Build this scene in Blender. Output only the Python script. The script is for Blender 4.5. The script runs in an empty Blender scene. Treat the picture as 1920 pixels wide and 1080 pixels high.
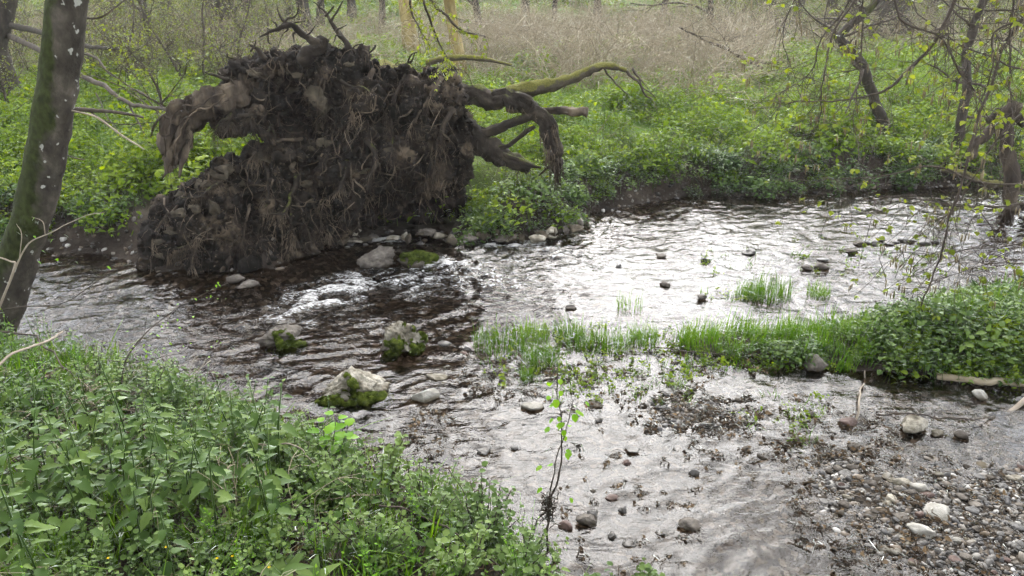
import bpy, bmesh, math, random
import numpy as np
from mathutils import Vector, Matrix, Quaternion
from mathutils.bvhtree import BVHTree

SC = bpy.context.scene
COL = SC.collection

# ------------------------------------------------------------------ camera
CAM_H, F_PX, PITCH = 3.2, 1440.0, math.atan(590 / 1440.0)
cam_d = bpy.data.cameras.new("camera")
cam_d.sensor_width = 36.0
cam_d.lens = 36.0 * F_PX / 1920.0
cam_d.clip_start, cam_d.clip_end = 0.05, 900.0
cam = bpy.data.objects.new("camera", cam_d)
COL.objects.link(cam)
cam.location = (0, 0, CAM_H)
cam.rotation_euler = (math.pi / 2 - PITCH, 0, 0)
SC.camera = cam

# ------------------------------------------------------------------ sky, sun, exposure
SUN_ELEV, SUN_AZ = math.radians(42), math.radians(5)       # azimuth from +Y towards +X
world = bpy.data.worlds.new("World")
SC.world = world
world.use_nodes = True
wn, wl = world.node_tree.nodes, world.node_tree.links
wn.clear()
w_out = wn.new("ShaderNodeOutputWorld")
w_bg = wn.new("ShaderNodeBackground")
w_sky = wn.new("ShaderNodeTexSky")
w_sky.sky_type = 'NISHITA'
w_sky.sun_disc = False
w_sky.sun_elevation, w_sky.sun_rotation = SUN_ELEV, SUN_AZ
w_sky.dust_density, w_sky.air_density, w_sky.ozone_density = 1.2, 1.0, 1.0
w_hsv = wn.new("ShaderNodeHueSaturation")                     # thin white cloud over the whole sky
w_hsv.inputs["Saturation"].default_value = 0.18
w_bg.inputs["Strength"].default_value = 0.15
wl.new(w_sky.outputs[0], w_hsv.inputs["Color"])
wl.new(w_hsv.outputs[0], w_bg.inputs[0])
wl.new(w_bg.outputs[0], w_out.inputs[0])

sun_d = bpy.data.lights.new("sun", 'SUN')
sun_d.energy, sun_d.angle, sun_d.color = 0.62, math.radians(60), (1.0, 0.95, 0.87)
sun = bpy.data.objects.new("sun", sun_d)
COL.objects.link(sun)
sd = Vector((math.sin(SUN_AZ) * math.cos(SUN_ELEV), math.cos(SUN_AZ) * math.cos(SUN_ELEV), math.sin(SUN_ELEV)))
sun.rotation_euler = sd.to_track_quat('Z', 'Y').to_euler()
sun.location = sd * 60

SC.view_settings.view_transform = 'Standard'
SC.view_settings.look = 'None'
SC.view_settings.gamma = 1.0
SC.view_settings.use_curve_mapping = False
SC.view_settings.exposure = 2.42
SC.cycles.max_bounces = 4
SC.cycles.use_adaptive_sampling = True
SC.cycles.adaptive_threshold = 0.07
SC.cycles.diffuse_bounces = 2
SC.cycles.glossy_bounces = 2
SC.cycles.transmission_bounces = 3
SC.cycles.transparent_max_bounces = 5
SC.cycles.use_denoising = True

# ------------------------------------------------------------------ geometry of the view (used to measure the place)
SP, CP = math.sin(PITCH), math.cos(PITCH)
def ray(px, py):
    a, b = (px - 960) / F_PX, (540 - py) / F_PX
    return np.array([a, CP + b * SP, -SP + b * CP])
def at(px, py, Y):
    d = ray(px, py); return np.array([0, 0, CAM_H]) + d * (Y / d[1])
def atz(px, py, z=0.0):
    d = ray(px, py); return np.array([0, 0, CAM_H]) + d * ((z - CAM_H) / d[2])
def proj(P):
    P = np.atleast_2d(P); q = P - np.array([0, 0, CAM_H])
    f = q[:, 1] * CP - q[:, 2] * SP; u = q[:, 1] * SP + q[:, 2] * CP
    f = np.where(f < 0.05, 0.05, f)
    return 960 + F_PX * q[:, 0] / f, 540 - F_PX * u / f

# ------------------------------------------------------------------ noise
_rs = np.random.RandomState(7)
_perm = np.concatenate([_rs.permutation(256)] * 3)
_g = _rs.normal(size=(256, 3)); _g /= np.linalg.norm(_g, axis=1)[:, None]
def perlin(P):
    P = np.asarray(P, float)
    i = np.floor(P).astype(int); f = P - i; i &= 255
    w = f * f * f * (f * (f * 6 - 15) + 10)
    out = 0
    for dx in (0, 1):
        for dy in (0, 1):
            for dz in (0, 1):
                h = _perm[_perm[_perm[i[:, 0] + dx] + i[:, 1] + dy] + i[:, 2] + dz]
                g = _g[h]
                d = g[:, 0] * (f[:, 0] - dx) + g[:, 1] * (f[:, 1] - dy) + g[:, 2] * (f[:, 2] - dz)
                out = out + d * (w[:, 0] if dx else 1 - w[:, 0]) * (w[:, 1] if dy else 1 - w[:, 1]) * (w[:, 2] if dz else 1 - w[:, 2])
    return out * 1.6
def fbm(P, scale=1.0, octv=4, gain=0.5, off=0.0):
    P = np.asarray(P, float) * scale + off; a, s = 1.0, 0
    for k in range(octv):
        s = s + a * perlin(P); P = P * 2.03 + 17.3; a *= gain
    return s
def fbm2(x, y, scale=1.0, octv=4, off=0.0):
    return fbm(np.stack([np.ravel(x), np.ravel(y), np.zeros(np.size(x))], 1), scale, octv, 0.5, off).reshape(np.shape(x))
def sstep(a, b, x):
    t = np.clip((x - a) / (b - a), 0, 1); return t * t * (3 - 2 * t)

def sdf_poly(poly, x, y):
    """signed distance to a polygon in plan, negative inside"""
    poly = np.asarray(poly); x = np.asarray(x, float); y = np.asarray(y, float)
    d = np.full(x.shape, 1e9); ins = np.zeros(x.shape, bool)
    n = len(poly)
    for k in range(n):
        ax, ay = poly[k]; bx, by = poly[(k + 1) % n]
        ex, ey = bx - ax, by - ay
        t = np.clip(((x - ax) * ex + (y - ay) * ey) / (ex * ex + ey * ey + 1e-12), 0, 1)
        d = np.minimum(d, (x - ax - t * ex) ** 2 + (y - ay - t * ey) ** 2)
        c = ((ay > y) != (by > y))
        with np.errstate(divide='ignore', invalid='ignore'):
            c &= x < ex * (y - ay) / (ey if ey else 1e-12) + ax
        ins ^= c
    return np.where(ins, -1, 1) * np.sqrt(d)

# ------------------------------------------------------------------ mesh helpers
def mesh_from(name, V, F, mats=(), midx=None, tint=None, smooth=True, attrs=None):
    V = np.asarray(V, np.float32).reshape(-1, 3); F = np.asarray(F, np.int32)
    k = F.shape[1]
    me = bpy.data.meshes.new(name)
    me.vertices.add(len(V)); me.vertices.foreach_set("co", V.ravel())
    me.loops.add(F.size); me.loops.foreach_set("vertex_index", F.ravel())
    me.polygons.add(len(F)); me.polygons.foreach_set("loop_start", np.arange(0, F.size, k, dtype=np.int32))
    if smooth: me.polygons.foreach_set("use_smooth", np.ones(len(F), bool))
    for m in mats: me.materials.append(m)
    if midx is not None: me.polygons.foreach_set("material_index", np.asarray(midx, np.int32))
    if tint is not None:
        a = me.attributes.new("tint", 'FLOAT', 'POINT'); a.data.foreach_set("value", np.asarray(tint, np.float32))
    for an, av in (attrs or {}).items():
        a = me.attributes.new(an, 'FLOAT', 'POINT'); a.data.foreach_set("value", np.asarray(av, np.float32))
    me.update(calc_edges=True)
    me.validate()
    return me
def link(name, me, parent=None):
    o = bpy.data.objects.new(name, me); COL.objects.link(o)
    if parent is not None: o.parent = parent
    return o
def tag(o, label=None, cat=None, group=None, kind=None):
    if label: o["label"] = label
    if cat: o["category"] = cat
    if group: o["group"] = group
    if kind: o["kind"] = kind
    return o
def thing(name, loc, label, cat, group=None):
    o = bpy.data.objects.new(name, None); o.empty_display_size = 0.1
    COL.objects.link(o); o.location = loc
    return tag(o, label, cat, group)

class MB:
    """collects triangles of one mesh"""
    def __init__(s): s.V, s.F, s.M, s.T, s.n = [], [], [], [], 0
    def add(s, V, F, mat=0, tint=0.5):
        V = np.asarray(V, float).reshape(-1, 3); F = np.asarray(F, int)
        if F.shape[1] == 4: F = np.concatenate([F[:, :3], F[:, [0, 2, 3]]])
        s.V.append(V); s.F.append(F + s.n); s.n += len(V)
        s.M.append(np.full(len(F), mat)); s.T.append(np.full(len(V), tint) if np.isscalar(tint) else tint)
    def mesh(s, name, mats, origin=(0, 0, 0), smooth=True):
        return mesh_from(name, np.concatenate(s.V) - np.asarray(origin), np.concatenate(s.F), mats, np.concatenate(s.M), np.concatenate(s.T), smooth)
    def build(s, name, mats, parent=None, smooth=True):
        """parts are modelled in world coordinates and moved under the parent's origin"""
        org = np.zeros(3) if parent is None else wloc(parent)
        return link(name, s.mesh(name, mats, org, smooth), parent)
def wloc(o):
    p = np.zeros(3)
    while o is not None: p = p + np.array(o.location); o = o.parent
    return p

def spline(pts, rad, per=5):
    """Catmull-Rom through the points"""
    pts = np.asarray(pts, float); rad = np.asarray(rad, float) if np.size(rad) > 1 else np.full(len(pts), float(rad))
    P = np.concatenate([[2 * pts[0] - pts[1]], pts, [2 * pts[-1] - pts[-2]]])
    out, ro = [], []
    for i in range(len(pts) - 1):
        for t in np.linspace(0, 1, per, endpoint=False):
            a, b, c, d = P[i:i + 4]
            out.append(0.5 * (2 * b + (c - a) * t + (2 * a - 5 * b + 4 * c - d) * t * t + (3 * b - a - 3 * c + d) * t ** 3))
            ro.append(rad[i] * (1 - t) + rad[i + 1] * t)
    out.append(pts[-1]); ro.append(rad[-1])
    return np.array(out), np.array(ro)

def tube(pts, rad, n=6, rough=0.0, rscale=8.0, seed=0.0, flat=1.0, ridge=0.0):
    pts = np.asarray(pts, float); k = len(pts)
    rad = np.full(k, float(rad)) if np.size(rad) == 1 else np.asarray(rad, float)
    T = np.gradient(pts, axis=0); T /= np.linalg.norm(T, axis=1)[:, None] + 1e-9
    up = np.array([0, 0, 1.0]) if abs(T[0][2]) < 0.9 else np.array([1.0, 0, 0])
    A = np.cross(T[0], up); A /= np.linalg.norm(A) + 1e-9
    As = [A]
    for i in range(1, k):
        A = A - T[i] * np.dot(A, T[i]); A = A / (np.linalg.norm(A) + 1e-9); As.append(A)
    As = np.array(As); Bs = np.cross(T, As)
    th = np.linspace(0, 2 * np.pi, n, endpoint=False)
    D = As[:, None, :] * np.cos(th)[None, :, None] * flat + Bs[:, None, :] * np.sin(th)[None, :, None]
    V = pts[:, None, :] + D * rad[:, None, None]
    V = V.reshape(-1, 3)
    if rough:
        nz = fbm(V, rscale, 3, 0.55, seed)
        V = V + D.reshape(-1, 3) * (nz * rough * np.repeat(rad, n))[:, None]
    if ridge:                                                   # lengthwise ridges, as on bark and torn wood
        s = np.concatenate([[0], np.cumsum(np.linalg.norm(np.diff(pts, axis=0), axis=1))])
        cyl = np.stack([np.repeat(s * 1.4, n), np.tile(np.cos(th) * 2.2, k), np.tile(np.sin(th) * 2.2, k)], 1)
        V = V + D.reshape(-1, 3) * ((1 - 2.2 * np.abs(fbm(cyl, 1.0, 3, 0.6, seed + 3.0))) * ridge * np.repeat(rad, n))[:, None]
    i = np.arange(k - 1)[:, None] * n; j = np.arange(n)[None, :]; j2 = (j + 1) % n
    F = np.stack([i + j, i + j2, i + n + j2, i + n + j], -1).reshape(-1, 4)
    F = np.concatenate([F[:, :3], F[:, [0, 2, 3]]])
    V = np.concatenate([V, [pts[0], pts[-1]]]); c0, c1 = k * n, k * n + 1
    j = np.arange(n)
    F = np.concatenate([F, np.stack([(j + 1) % n, j, np.full(n, c0)], 1), np.stack([(k - 1) * n + j, (k - 1) * n + (j + 1) % n, np.full(n, c1)], 1)])
    return V, F

def rotz(a): c, s = math.cos(a), math.sin(a); return np.array([[c, -s, 0], [s, c, 0], [0, 0, 1.0]])
def roty(a): c, s = math.cos(a), math.sin(a); return np.array([[c, 0, s], [0, 1.0, 0], [-s, 0, c]])
def rotx(a): c, s = math.cos(a), math.sin(a); return np.array([[1.0, 0, 0], [0, c, -s], [0, s, c]])

def leaf(length=1.0, width=0.5, st=4, serr=0.0, fold=0.25, droop=0.35, kind='ovate'):
    """leaf blade along +X, folded at the midrib, drooping to the tip"""
    t = np.linspace(0, 1, st + 1)
    if kind == 'round': w = np.sqrt(np.clip(1 - (2 * t - 1) ** 2, 0, 1)) * (1 - 0.15 * t); w[0] = 0.12
    elif kind == 'heart': w = np.sin(np.pi * np.clip(t * 0.86 + 0.14, 0, 1)) ** 0.9; w[0] = 0.35
    else: w = np.sin(np.pi * t ** 0.62) ** 0.85; w[0] = 0.05
    w[-1] = 0.0; w = w * width * 0.5
    we = w.copy(); we[1:-1:2] *= 1 + serr; we[2:-1:2] *= 1 - serr
    x = t * length; z = -droop * length * t ** 2
    mid = np.stack([x, 0 * x, z], 1)
    xs = x + np.where(np.arange(st + 1) % 2, -serr * length * 0.05, 0)
    L = np.stack([xs, we * length, z + fold * we * length], 1); R = np.stack([xs, -we * length, z + fold * we * length], 1)
    V = np.concatenate([mid, L, R]); n = st + 1; F = []
    for i in range(st):
        F += [[i, i + 1, n + i + 1], [i, n + i + 1, n + i], [i, 2 * n + i + 1, i + 1], [i, 2 * n + i, 2 * n + i + 1]]
    return V, np.array(F)
def put(V, s, yaw, pitch, pos, roll=0.0):
    """scale, roll about X, raise by pitch, turn by yaw, move"""
    return (V * s) @ (rotz(yaw) @ roty(-pitch) @ rotx(roll)).T + np.asarray(pos)
# ------------------------------------------------------------------ materials
def new_mat(name):
    m = bpy.data.materials.new(name); m.use_nodes = True
    nt = m.node_tree; nt.nodes.clear()
    return m, nt.nodes, nt.links
def node(ns, typ, **kw):
    n = ns.new(typ)
    for k, v in kw.items():
        if k in ("operation", "blend_type", "data_type", "feature", "distance", "attribute_name", "noise_dimensions", "interpolation_type", "noise_type"): setattr(n, k, v)
        else: n.inputs[k].default_value = v
    return n
def ramp(ns, stops, interp='LINEAR'):
    r = ns.new("ShaderNodeValToRGB"); r.color_ramp.interpolation = interp
    els = r.color_ramp.elements
    while len(els) < len(stops): els.new(0.5)
    for e, (p, c) in zip(els, stops):
        e.position = p; e.color = (*c, 1) if len(c) == 3 else c
    return r

def leaf_mat(name, dark, mid, light, trans=0.45, gloss=0.12, rough=0.45):
    m, ns, ls = new_mat(name)
    out = node(ns, "ShaderNodeOutputMaterial")
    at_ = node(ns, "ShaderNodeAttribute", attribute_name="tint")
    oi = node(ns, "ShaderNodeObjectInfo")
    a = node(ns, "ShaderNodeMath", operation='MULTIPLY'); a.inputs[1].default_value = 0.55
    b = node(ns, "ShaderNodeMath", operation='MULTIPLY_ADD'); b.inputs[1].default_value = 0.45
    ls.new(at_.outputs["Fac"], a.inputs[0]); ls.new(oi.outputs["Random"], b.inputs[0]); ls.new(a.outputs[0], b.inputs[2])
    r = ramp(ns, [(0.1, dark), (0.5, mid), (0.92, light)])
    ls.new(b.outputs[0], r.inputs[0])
    df = node(ns, "ShaderNodeBsdfDiffuse"); tr = node(ns, "ShaderNodeBsdfTranslucent"); gl = node(ns, "ShaderNodeBsdfGlossy")
    gl.inputs["Roughness"].default_value = rough; gl.inputs["Color"].default_value = (0.8, 0.85, 0.8, 1)
    hs = node(ns, "ShaderNodeHueSaturation", Saturation=1.15, Value=1.25); hs.inputs["Hue"].default_value = 0.485
    ls.new(r.outputs[0], df.inputs[0]); ls.new(r.outputs[0], hs.inputs["Color"]); ls.new(hs.outputs[0], tr.inputs[0])
    m1 = node(ns, "ShaderNodeMixShader"); m1.inputs[0].default_value = trans
    m2 = node(ns, "ShaderNodeMixShader")
    fr = node(ns, "ShaderNodeLayerWeight"); fr.inputs[0].default_value = gloss
    ls.new(df.outputs[0], m1.inputs[1]); ls.new(tr.outputs[0], m1.inputs[2])
    ls.new(fr.outputs["Fresnel"], m2.inputs[0]); ls.new(m1.outputs[0], m2.inputs[1]); ls.new(gl.outputs[0], m2.inputs[2])
    ls.new(m2.outputs[0], out.inputs[0])
    return m

def earth_mat(name, stops, scale=6.0, rough=0.9, bump=0.6, bscale=40.0, spots=None, moss=None, spec=0.2, stretch=None, wet=False):
    """noise-coloured matter with fine relief; spots = pale specks; moss = (colour, threshold, scale)"""
    m, ns, ls = new_mat(name)
    out = node(ns, "ShaderNodeOutputMaterial"); bs = node(ns, "ShaderNodeBsdfPrincipled")
    bs.inputs["Roughness"].default_value = rough; bs.inputs["Specular IOR Level"].default_value = spec
    tc = node(ns, "ShaderNodeTexCoord"); oi = node(ns, "ShaderNodeObjectInfo")
    vec = tc.outputs["Object"]
    ad = node(ns, "ShaderNodeVectorMath", operation='ADD')
    sc = node(ns, "ShaderNodeVectorMath", operation='SCALE'); sc.inputs[0].default_value = (13, 7, 5)
    ls.new(oi.outputs["Random"], sc.inputs["Scale"]); ls.new(vec, ad.inputs[0]); ls.new(sc.outputs[0], ad.inputs[1]); vec = ad.outputs[0]
    if stretch:
        mp = node(ns, "ShaderNodeMapping"); mp.inputs["Scale"].default_value = stretch; ls.new(vec, mp.inputs[0]); vec = mp.outputs[0]
    nz = node(ns, "ShaderNodeTexNoise", Scale=scale, Detail=4.0, Roughness=0.65); ls.new(vec, nz.inputs["Vector"])
    r = ramp(ns, stops); ls.new(nz.outputs[0], r.inputs[0])
    col = r.outputs[0]
    if spots:
        c, thr, s = spots
        vo = node(ns, "ShaderNodeTexNoise", Scale=s, Detail=2.0); ls.new(vec, vo.inputs["Vector"])
        rr = ramp(ns, [(thr, (0, 0, 0)), (thr + 0.03, (1, 1, 1))]); ls.new(vo.outputs[0], rr.inputs[0])
        mx = node(ns, "ShaderNodeMix", data_type='RGBA'); ls.new(rr.outputs[0], mx.inputs[0]); ls.new(col, mx.inputs[6]); mx.inputs[7].default_value = (*c, 1); col = mx.outputs[2]
    if moss:
        c, thr, s = moss[:3]
        vo = node(ns, "ShaderNodeTexNoise", Scale=s, Detail=5.0, Roughness=0.7); ls.new(vec, vo.inputs["Vector"])
        fac = vo.outputs[0]
        if len(moss) > 3:                                    # moss grows on one side of the thing
            nm = node(ns, "ShaderNodeNewGeometry"); dt = node(ns, "ShaderNodeVectorMath", operation='DOT_PRODUCT'); dt.inputs[1].default_value = moss[3]
            ls.new(nm.outputs["Normal"], dt.inputs[0])
            ma = node(ns, "ShaderNodeMath", operation='MULTIPLY_ADD'); ma.inputs[1].default_value = 0.22
            ls.new(dt.outputs["Value"], ma.inputs[0]); ls.new(fac, ma.inputs[2]); fac = ma.outputs[0]
        rr = ramp(ns, [(thr, (0, 0, 0)), (thr + 0.08, (1, 1, 1))]); ls.new(fac, rr.inputs[0])
        n2 = node(ns, "ShaderNodeTexNoise", Scale=s * 14, Detail=3.0); ls.new(vec, n2.inputs["Vector"])
        r2 = ramp(ns, [(0.3, tuple(v * 0.45 for v in c)), (0.7, tuple(v * 1.3 for v in c))]); ls.new(n2.outputs[0], r2.inputs[0])
        mx = node(ns, "ShaderNodeMix", data_type='RGBA'); ls.new(rr.outputs[0], mx.inputs[0]); ls.new(col, mx.inputs[6]); ls.new(r2.outputs[0], mx.inputs[7]); col = mx.outputs[2]
    if wet:                                                   # stone soaked up to an uneven waterline just above the stream
        ge = node(ns, "ShaderNodeNewGeometry"); sp = node(ns, "ShaderNodeSeparateXYZ"); ls.new(ge.outputs["Position"], sp.inputs[0])
        wn_ = node(ns, "ShaderNodeTexNoise", Scale=9.0, Detail=3.0); ls.new(ge.outputs["Position"], wn_.inputs["Vector"])
        wa = node(ns, "ShaderNodeMath", operation='MULTIPLY_ADD'); wa.inputs[1].default_value = -0.035; ls.new(wn_.outputs[0], wa.inputs[0]); ls.new(sp.outputs["Z"], wa.inputs[2])
        wr = node(ns, "ShaderNodeMapRange"); wr.inputs[1].default_value = -0.005; wr.inputs[2].default_value = 0.03; ls.new(wa.outputs[0], wr.inputs[0])
        dk = node(ns, "ShaderNodeMix", data_type='RGBA', blend_type='MULTIPLY'); dk.inputs[0].default_value = 1.0; dk.inputs[7].default_value = (0.3, 0.27, 0.22, 1); ls.new(col, dk.inputs[6])
        mx = node(ns, "ShaderNodeMix", data_type='RGBA'); ls.new(wr.outputs[0], mx.inputs[0]); ls.new(dk.outputs[2], mx.inputs[6]); ls.new(col, mx.inputs[7]); col = mx.outputs[2]
    ls.new(col, bs.inputs["Base Color"])
    nb = node(ns, "ShaderNodeTexNoise", Scale=bscale, Detail=3.0, Roughness=0.7); ls.new(vec, nb.inputs["Vector"])
    bp = node(ns, "ShaderNodeBump", Strength=bump, Distance=0.02); ls.new(nb.outputs[0], bp.inputs["Height"]); ls.new(bp.outputs[0], bs.inputs["Normal"])
    ls.new(bs.outputs[0], out.inputs[0])
    return m

M = {}
M['nettle'] = leaf_mat('nettle_leaf', (0.03, 0.062, 0.017), (0.085, 0.145, 0.038), (0.2, 0.28, 0.075), 0.42)
M['ivy'] = leaf_mat('ground_ivy_leaf', (0.04, 0.075, 0.022), (0.1, 0.16, 0.046), (0.21, 0.29, 0.085), 0.42)
M['meadow'] = leaf_mat('meadow_leaf', (0.06, 0.108, 0.014), (0.15, 0.23, 0.028), (0.27, 0.35, 0.052), 0.5, 0.04)
M['grass'] = leaf_mat('grass_blade', (0.05, 0.115, 0.015), (0.105, 0.21, 0.03), (0.2, 0.31, 0.06), 0.5, 0.04)
M['young'] = leaf_mat('young_leaf', (0.13, 0.17, 0.03), (0.2, 0.255, 0.04), (0.3, 0.35, 0.07), 0.55, 0.05)
M['fresh'] = leaf_mat('fresh_leaf', (0.1, 0.24, 0.02), (0.16, 0.34, 0.03), (0.25, 0.42, 0.05), 0.5)
M['dry'] = leaf_mat('dry_stalk', (0.19, 0.155, 0.105), (0.34, 0.285, 0.2), (0.52, 0.45, 0.33), 0.15, 0.01)
M['catkin'] = leaf_mat('catkin', (0.16, 0.125, 0.07), (0.24, 0.19, 0.11), (0.33, 0.27, 0.16), 0.2, 0.03)
M['deadleaf'] = leaf_mat('dead_leaf', (0.03, 0.022, 0.016), (0.075, 0.055, 0.038), (0.2, 0.14, 0.08), 0.2, 0.06)
M['flower'] = leaf_mat('flower_petal', (0.6, 0.4, 0.02), (0.7, 0.5, 0.02), (0.8, 0.6, 0.05), 0.2, 0.05)
M['soil'] = earth_mat('root_plate_soil', [(0.3, (0.006, 0.005, 0.004)), (0.48, (0.012, 0.0095, 0.0075)), (0.58, (0.032, 0.0245, 0.018)), (0.7, (0.12, 0.092, 0.064))], 2.6, 0.95, 1.0, 22.0, spots=((0.14, 0.11, 0.08), 0.68, 30.0))
M['root'] = earth_mat('root_bark', [(0.3, (0.012, 0.0095, 0.0075)), (0.55, (0.034, 0.027, 0.02)), (0.75, (0.085, 0.067, 0.048))], 5.0, 0.85, 0.8, 30.0, moss=((0.09, 0.1, 0.025), 0.68, 3.0, (0, 0, 1)))
M['rootwood'] = earth_mat('torn_root_wood', [(0.32, (0.015, 0.012, 0.009)), (0.5, (0.06, 0.046, 0.034)), (0.7, (0.17, 0.135, 0.095))], 5.0, 0.85, 0.9, 18.0, stretch=(1, 1, 0.25))
M['rootlet'] = earth_mat('rootlet', [(0.3, (0.012, 0.009, 0.007)), (0.48, (0.05, 0.038, 0.027)), (0.7, (0.22, 0.17, 0.12))], 2.5, 0.9, 0.3, 60.0)
M['plate_stone'] = earth_mat('plate_stone', [(0.3, (0.03, 0.025, 0.018)), (0.55, (0.075, 0.062, 0.044)), (0.75, (0.15, 0.125, 0.088))], 9.0, 0.9, 0.6, 40.0)
M['rock_pale'] = earth_mat('pale_limestone', [(0.32, (0.06, 0.052, 0.037)), (0.46, (0.19, 0.17, 0.13)), (0.62, (0.4, 0.37, 0.31))], 7.0, 0.85, 0.9, 24.0, wet=True)
M['rock_white'] = earth_mat('white_limestone', [(0.28, (0.15, 0.14, 0.115)), (0.5, (0.3, 0.285, 0.25)), (0.7, (0.43, 0.415, 0.38))], 8.0, 0.8, 0.6, 24.0, wet=True)
M['rock_grey'] = earth_mat('grey_brown_rock', [(0.28, (0.05, 0.043, 0.036)), (0.5, (0.12, 0.105, 0.09)), (0.72, (0.24, 0.215, 0.185))], 7.0, 0.85, 0.9, 22.0, wet=True)
M['rock_dark'] = earth_mat('wet_dark_rock', [(0.3, (0.02, 0.018, 0.016)), (0.6, (0.055, 0.048, 0.04)), (0.75, (0.1, 0.085, 0.07))], 8.0, 0.35, 0.5, 30.0, spec=0.5)
M['rock_red'] = earth_mat('reddish_rock', [(0.3, (0.05, 0.033, 0.027)), (0.6, (0.1, 0.066, 0.054)), (0.75, (0.16, 0.115, 0.095))], 8.0, 0.6, 0.5, 30.0)
M['moss'] = earth_mat('moss', [(0.3, (0.02, 0.028, 0.006)), (0.5, (0.055, 0.075, 0.012)), (0.68, (0.12, 0.145, 0.025))], 16.0, 1.0, 1.0, 90.0, spec=0.05)
M['bark_moss'] = earth_mat('mossy_bark', [(0.3, (0.022, 0.019, 0.015)), (0.55, (0.062, 0.053, 0.042)), (0.75, (0.125, 0.108, 0.088))], 7.0, 0.9, 0.7, 30.0, spots=((0.34, 0.34, 0.31), 0.66, 17.0), moss=((0.032, 0.04, 0.011), 0.42, 1.6, (-1, -0.2, 0)), stretch=(1, 1, 0.7))
M['bark'] = earth_mat('tree_bark', [(0.3, (0.022, 0.018, 0.014)), (0.55, (0.05, 0.042, 0.033)), (0.75, (0.1, 0.085, 0.068))], 9.0, 0.95, 0.9, 30.0, moss=((0.06, 0.065, 0.02), 0.6, 2.2), stretch=(1, 1, 0.3))
M['bark_yellow'] = earth_mat('lichen_yellow_bark', [(0.3, (0.12, 0.09, 0.035)), (0.5, (0.24, 0.185, 0.075)), (0.7, (0.36, 0.29, 0.14))], 5.0, 0.95, 0.8, 20.0, stretch=(1, 1, 0.4))
M['twig'] = earth_mat('twig_bark', [(0.3, (0.03, 0.024, 0.019)), (0.6, (0.085, 0.068, 0.054)), (0.75, (0.15, 0.125, 0.1))], 8.0, 0.8, 0.3, 60.0)
M['twig_pale'] = earth_mat('pale_twig', [(0.3, (0.2, 0.165, 0.125)), (0.6, (0.33, 0.28, 0.22)), (0.75, (0.45, 0.4, 0.33))], 8.0, 0.8, 0.3, 60.0)
M['moss_wood'] = earth_mat('moss_covered_wood', [(0.3, (0.04, 0.033, 0.024)), (0.6, (0.1, 0.085, 0.06))], 6.0, 1.0, 0.9, 50.0, moss=((0.14, 0.135, 0.035), 0.5, 5.0, (0, 0, 1)))
M['driftwood'] = earth_mat('driftwood', [(0.3, (0.18, 0.14, 0.09)), (0.55, (0.32, 0.27, 0.19)), (0.75, (0.45, 0.4, 0.3))], 5.0, 0.85, 0.6, 30.0, stretch=(0.3, 1, 1))

def pebble_mat():
    m, ns, ls = new_mat('pebbles')
    out = node(ns, "ShaderNodeOutputMaterial"); bs = node(ns, "ShaderNodeBsdfPrincipled"); bs.inputs["Roughness"].default_value = 0.45
    oi = node(ns, "ShaderNodeObjectInfo"); tc = node(ns, "ShaderNodeTexCoord")
    r = ramp(ns, [(0.0, (0.02, 0.018, 0.017)), (0.35, (0.05, 0.045, 0.04)), (0.62, (0.1, 0.088, 0.075)), (0.78, (0.13, 0.095, 0.06)), (0.9, (0.2, 0.19, 0.17)), (0.98, (0.4, 0.38, 0.35))])
    ls.new(oi.outputs["Random"], r.inputs[0])
    nz = node(ns, "ShaderNodeTexNoise", Scale=3.0, Detail=4.0); ls.new(tc.outputs["Object"], nz.inputs["Vector"])
    mp = node(ns, "ShaderNodeMapRange"); mp.inputs[3].default_value = 0.6; mp.inputs[4].default_value = 1.35; ls.new(nz.outputs[0], mp.inputs[0])
    mx = node(ns, "ShaderNodeVectorMath", operation='SCALE'); ls.new(r.outputs[0], mx.inputs[0]); ls.new(mp.outputs[0], mx.inputs["Scale"])
    ls.new(mx.outputs[0], bs.inputs["Base Color"]); ls.new(bs.outputs[0], out.inputs[0])
    return m
M['pebble'] = pebble_mat()

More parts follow.
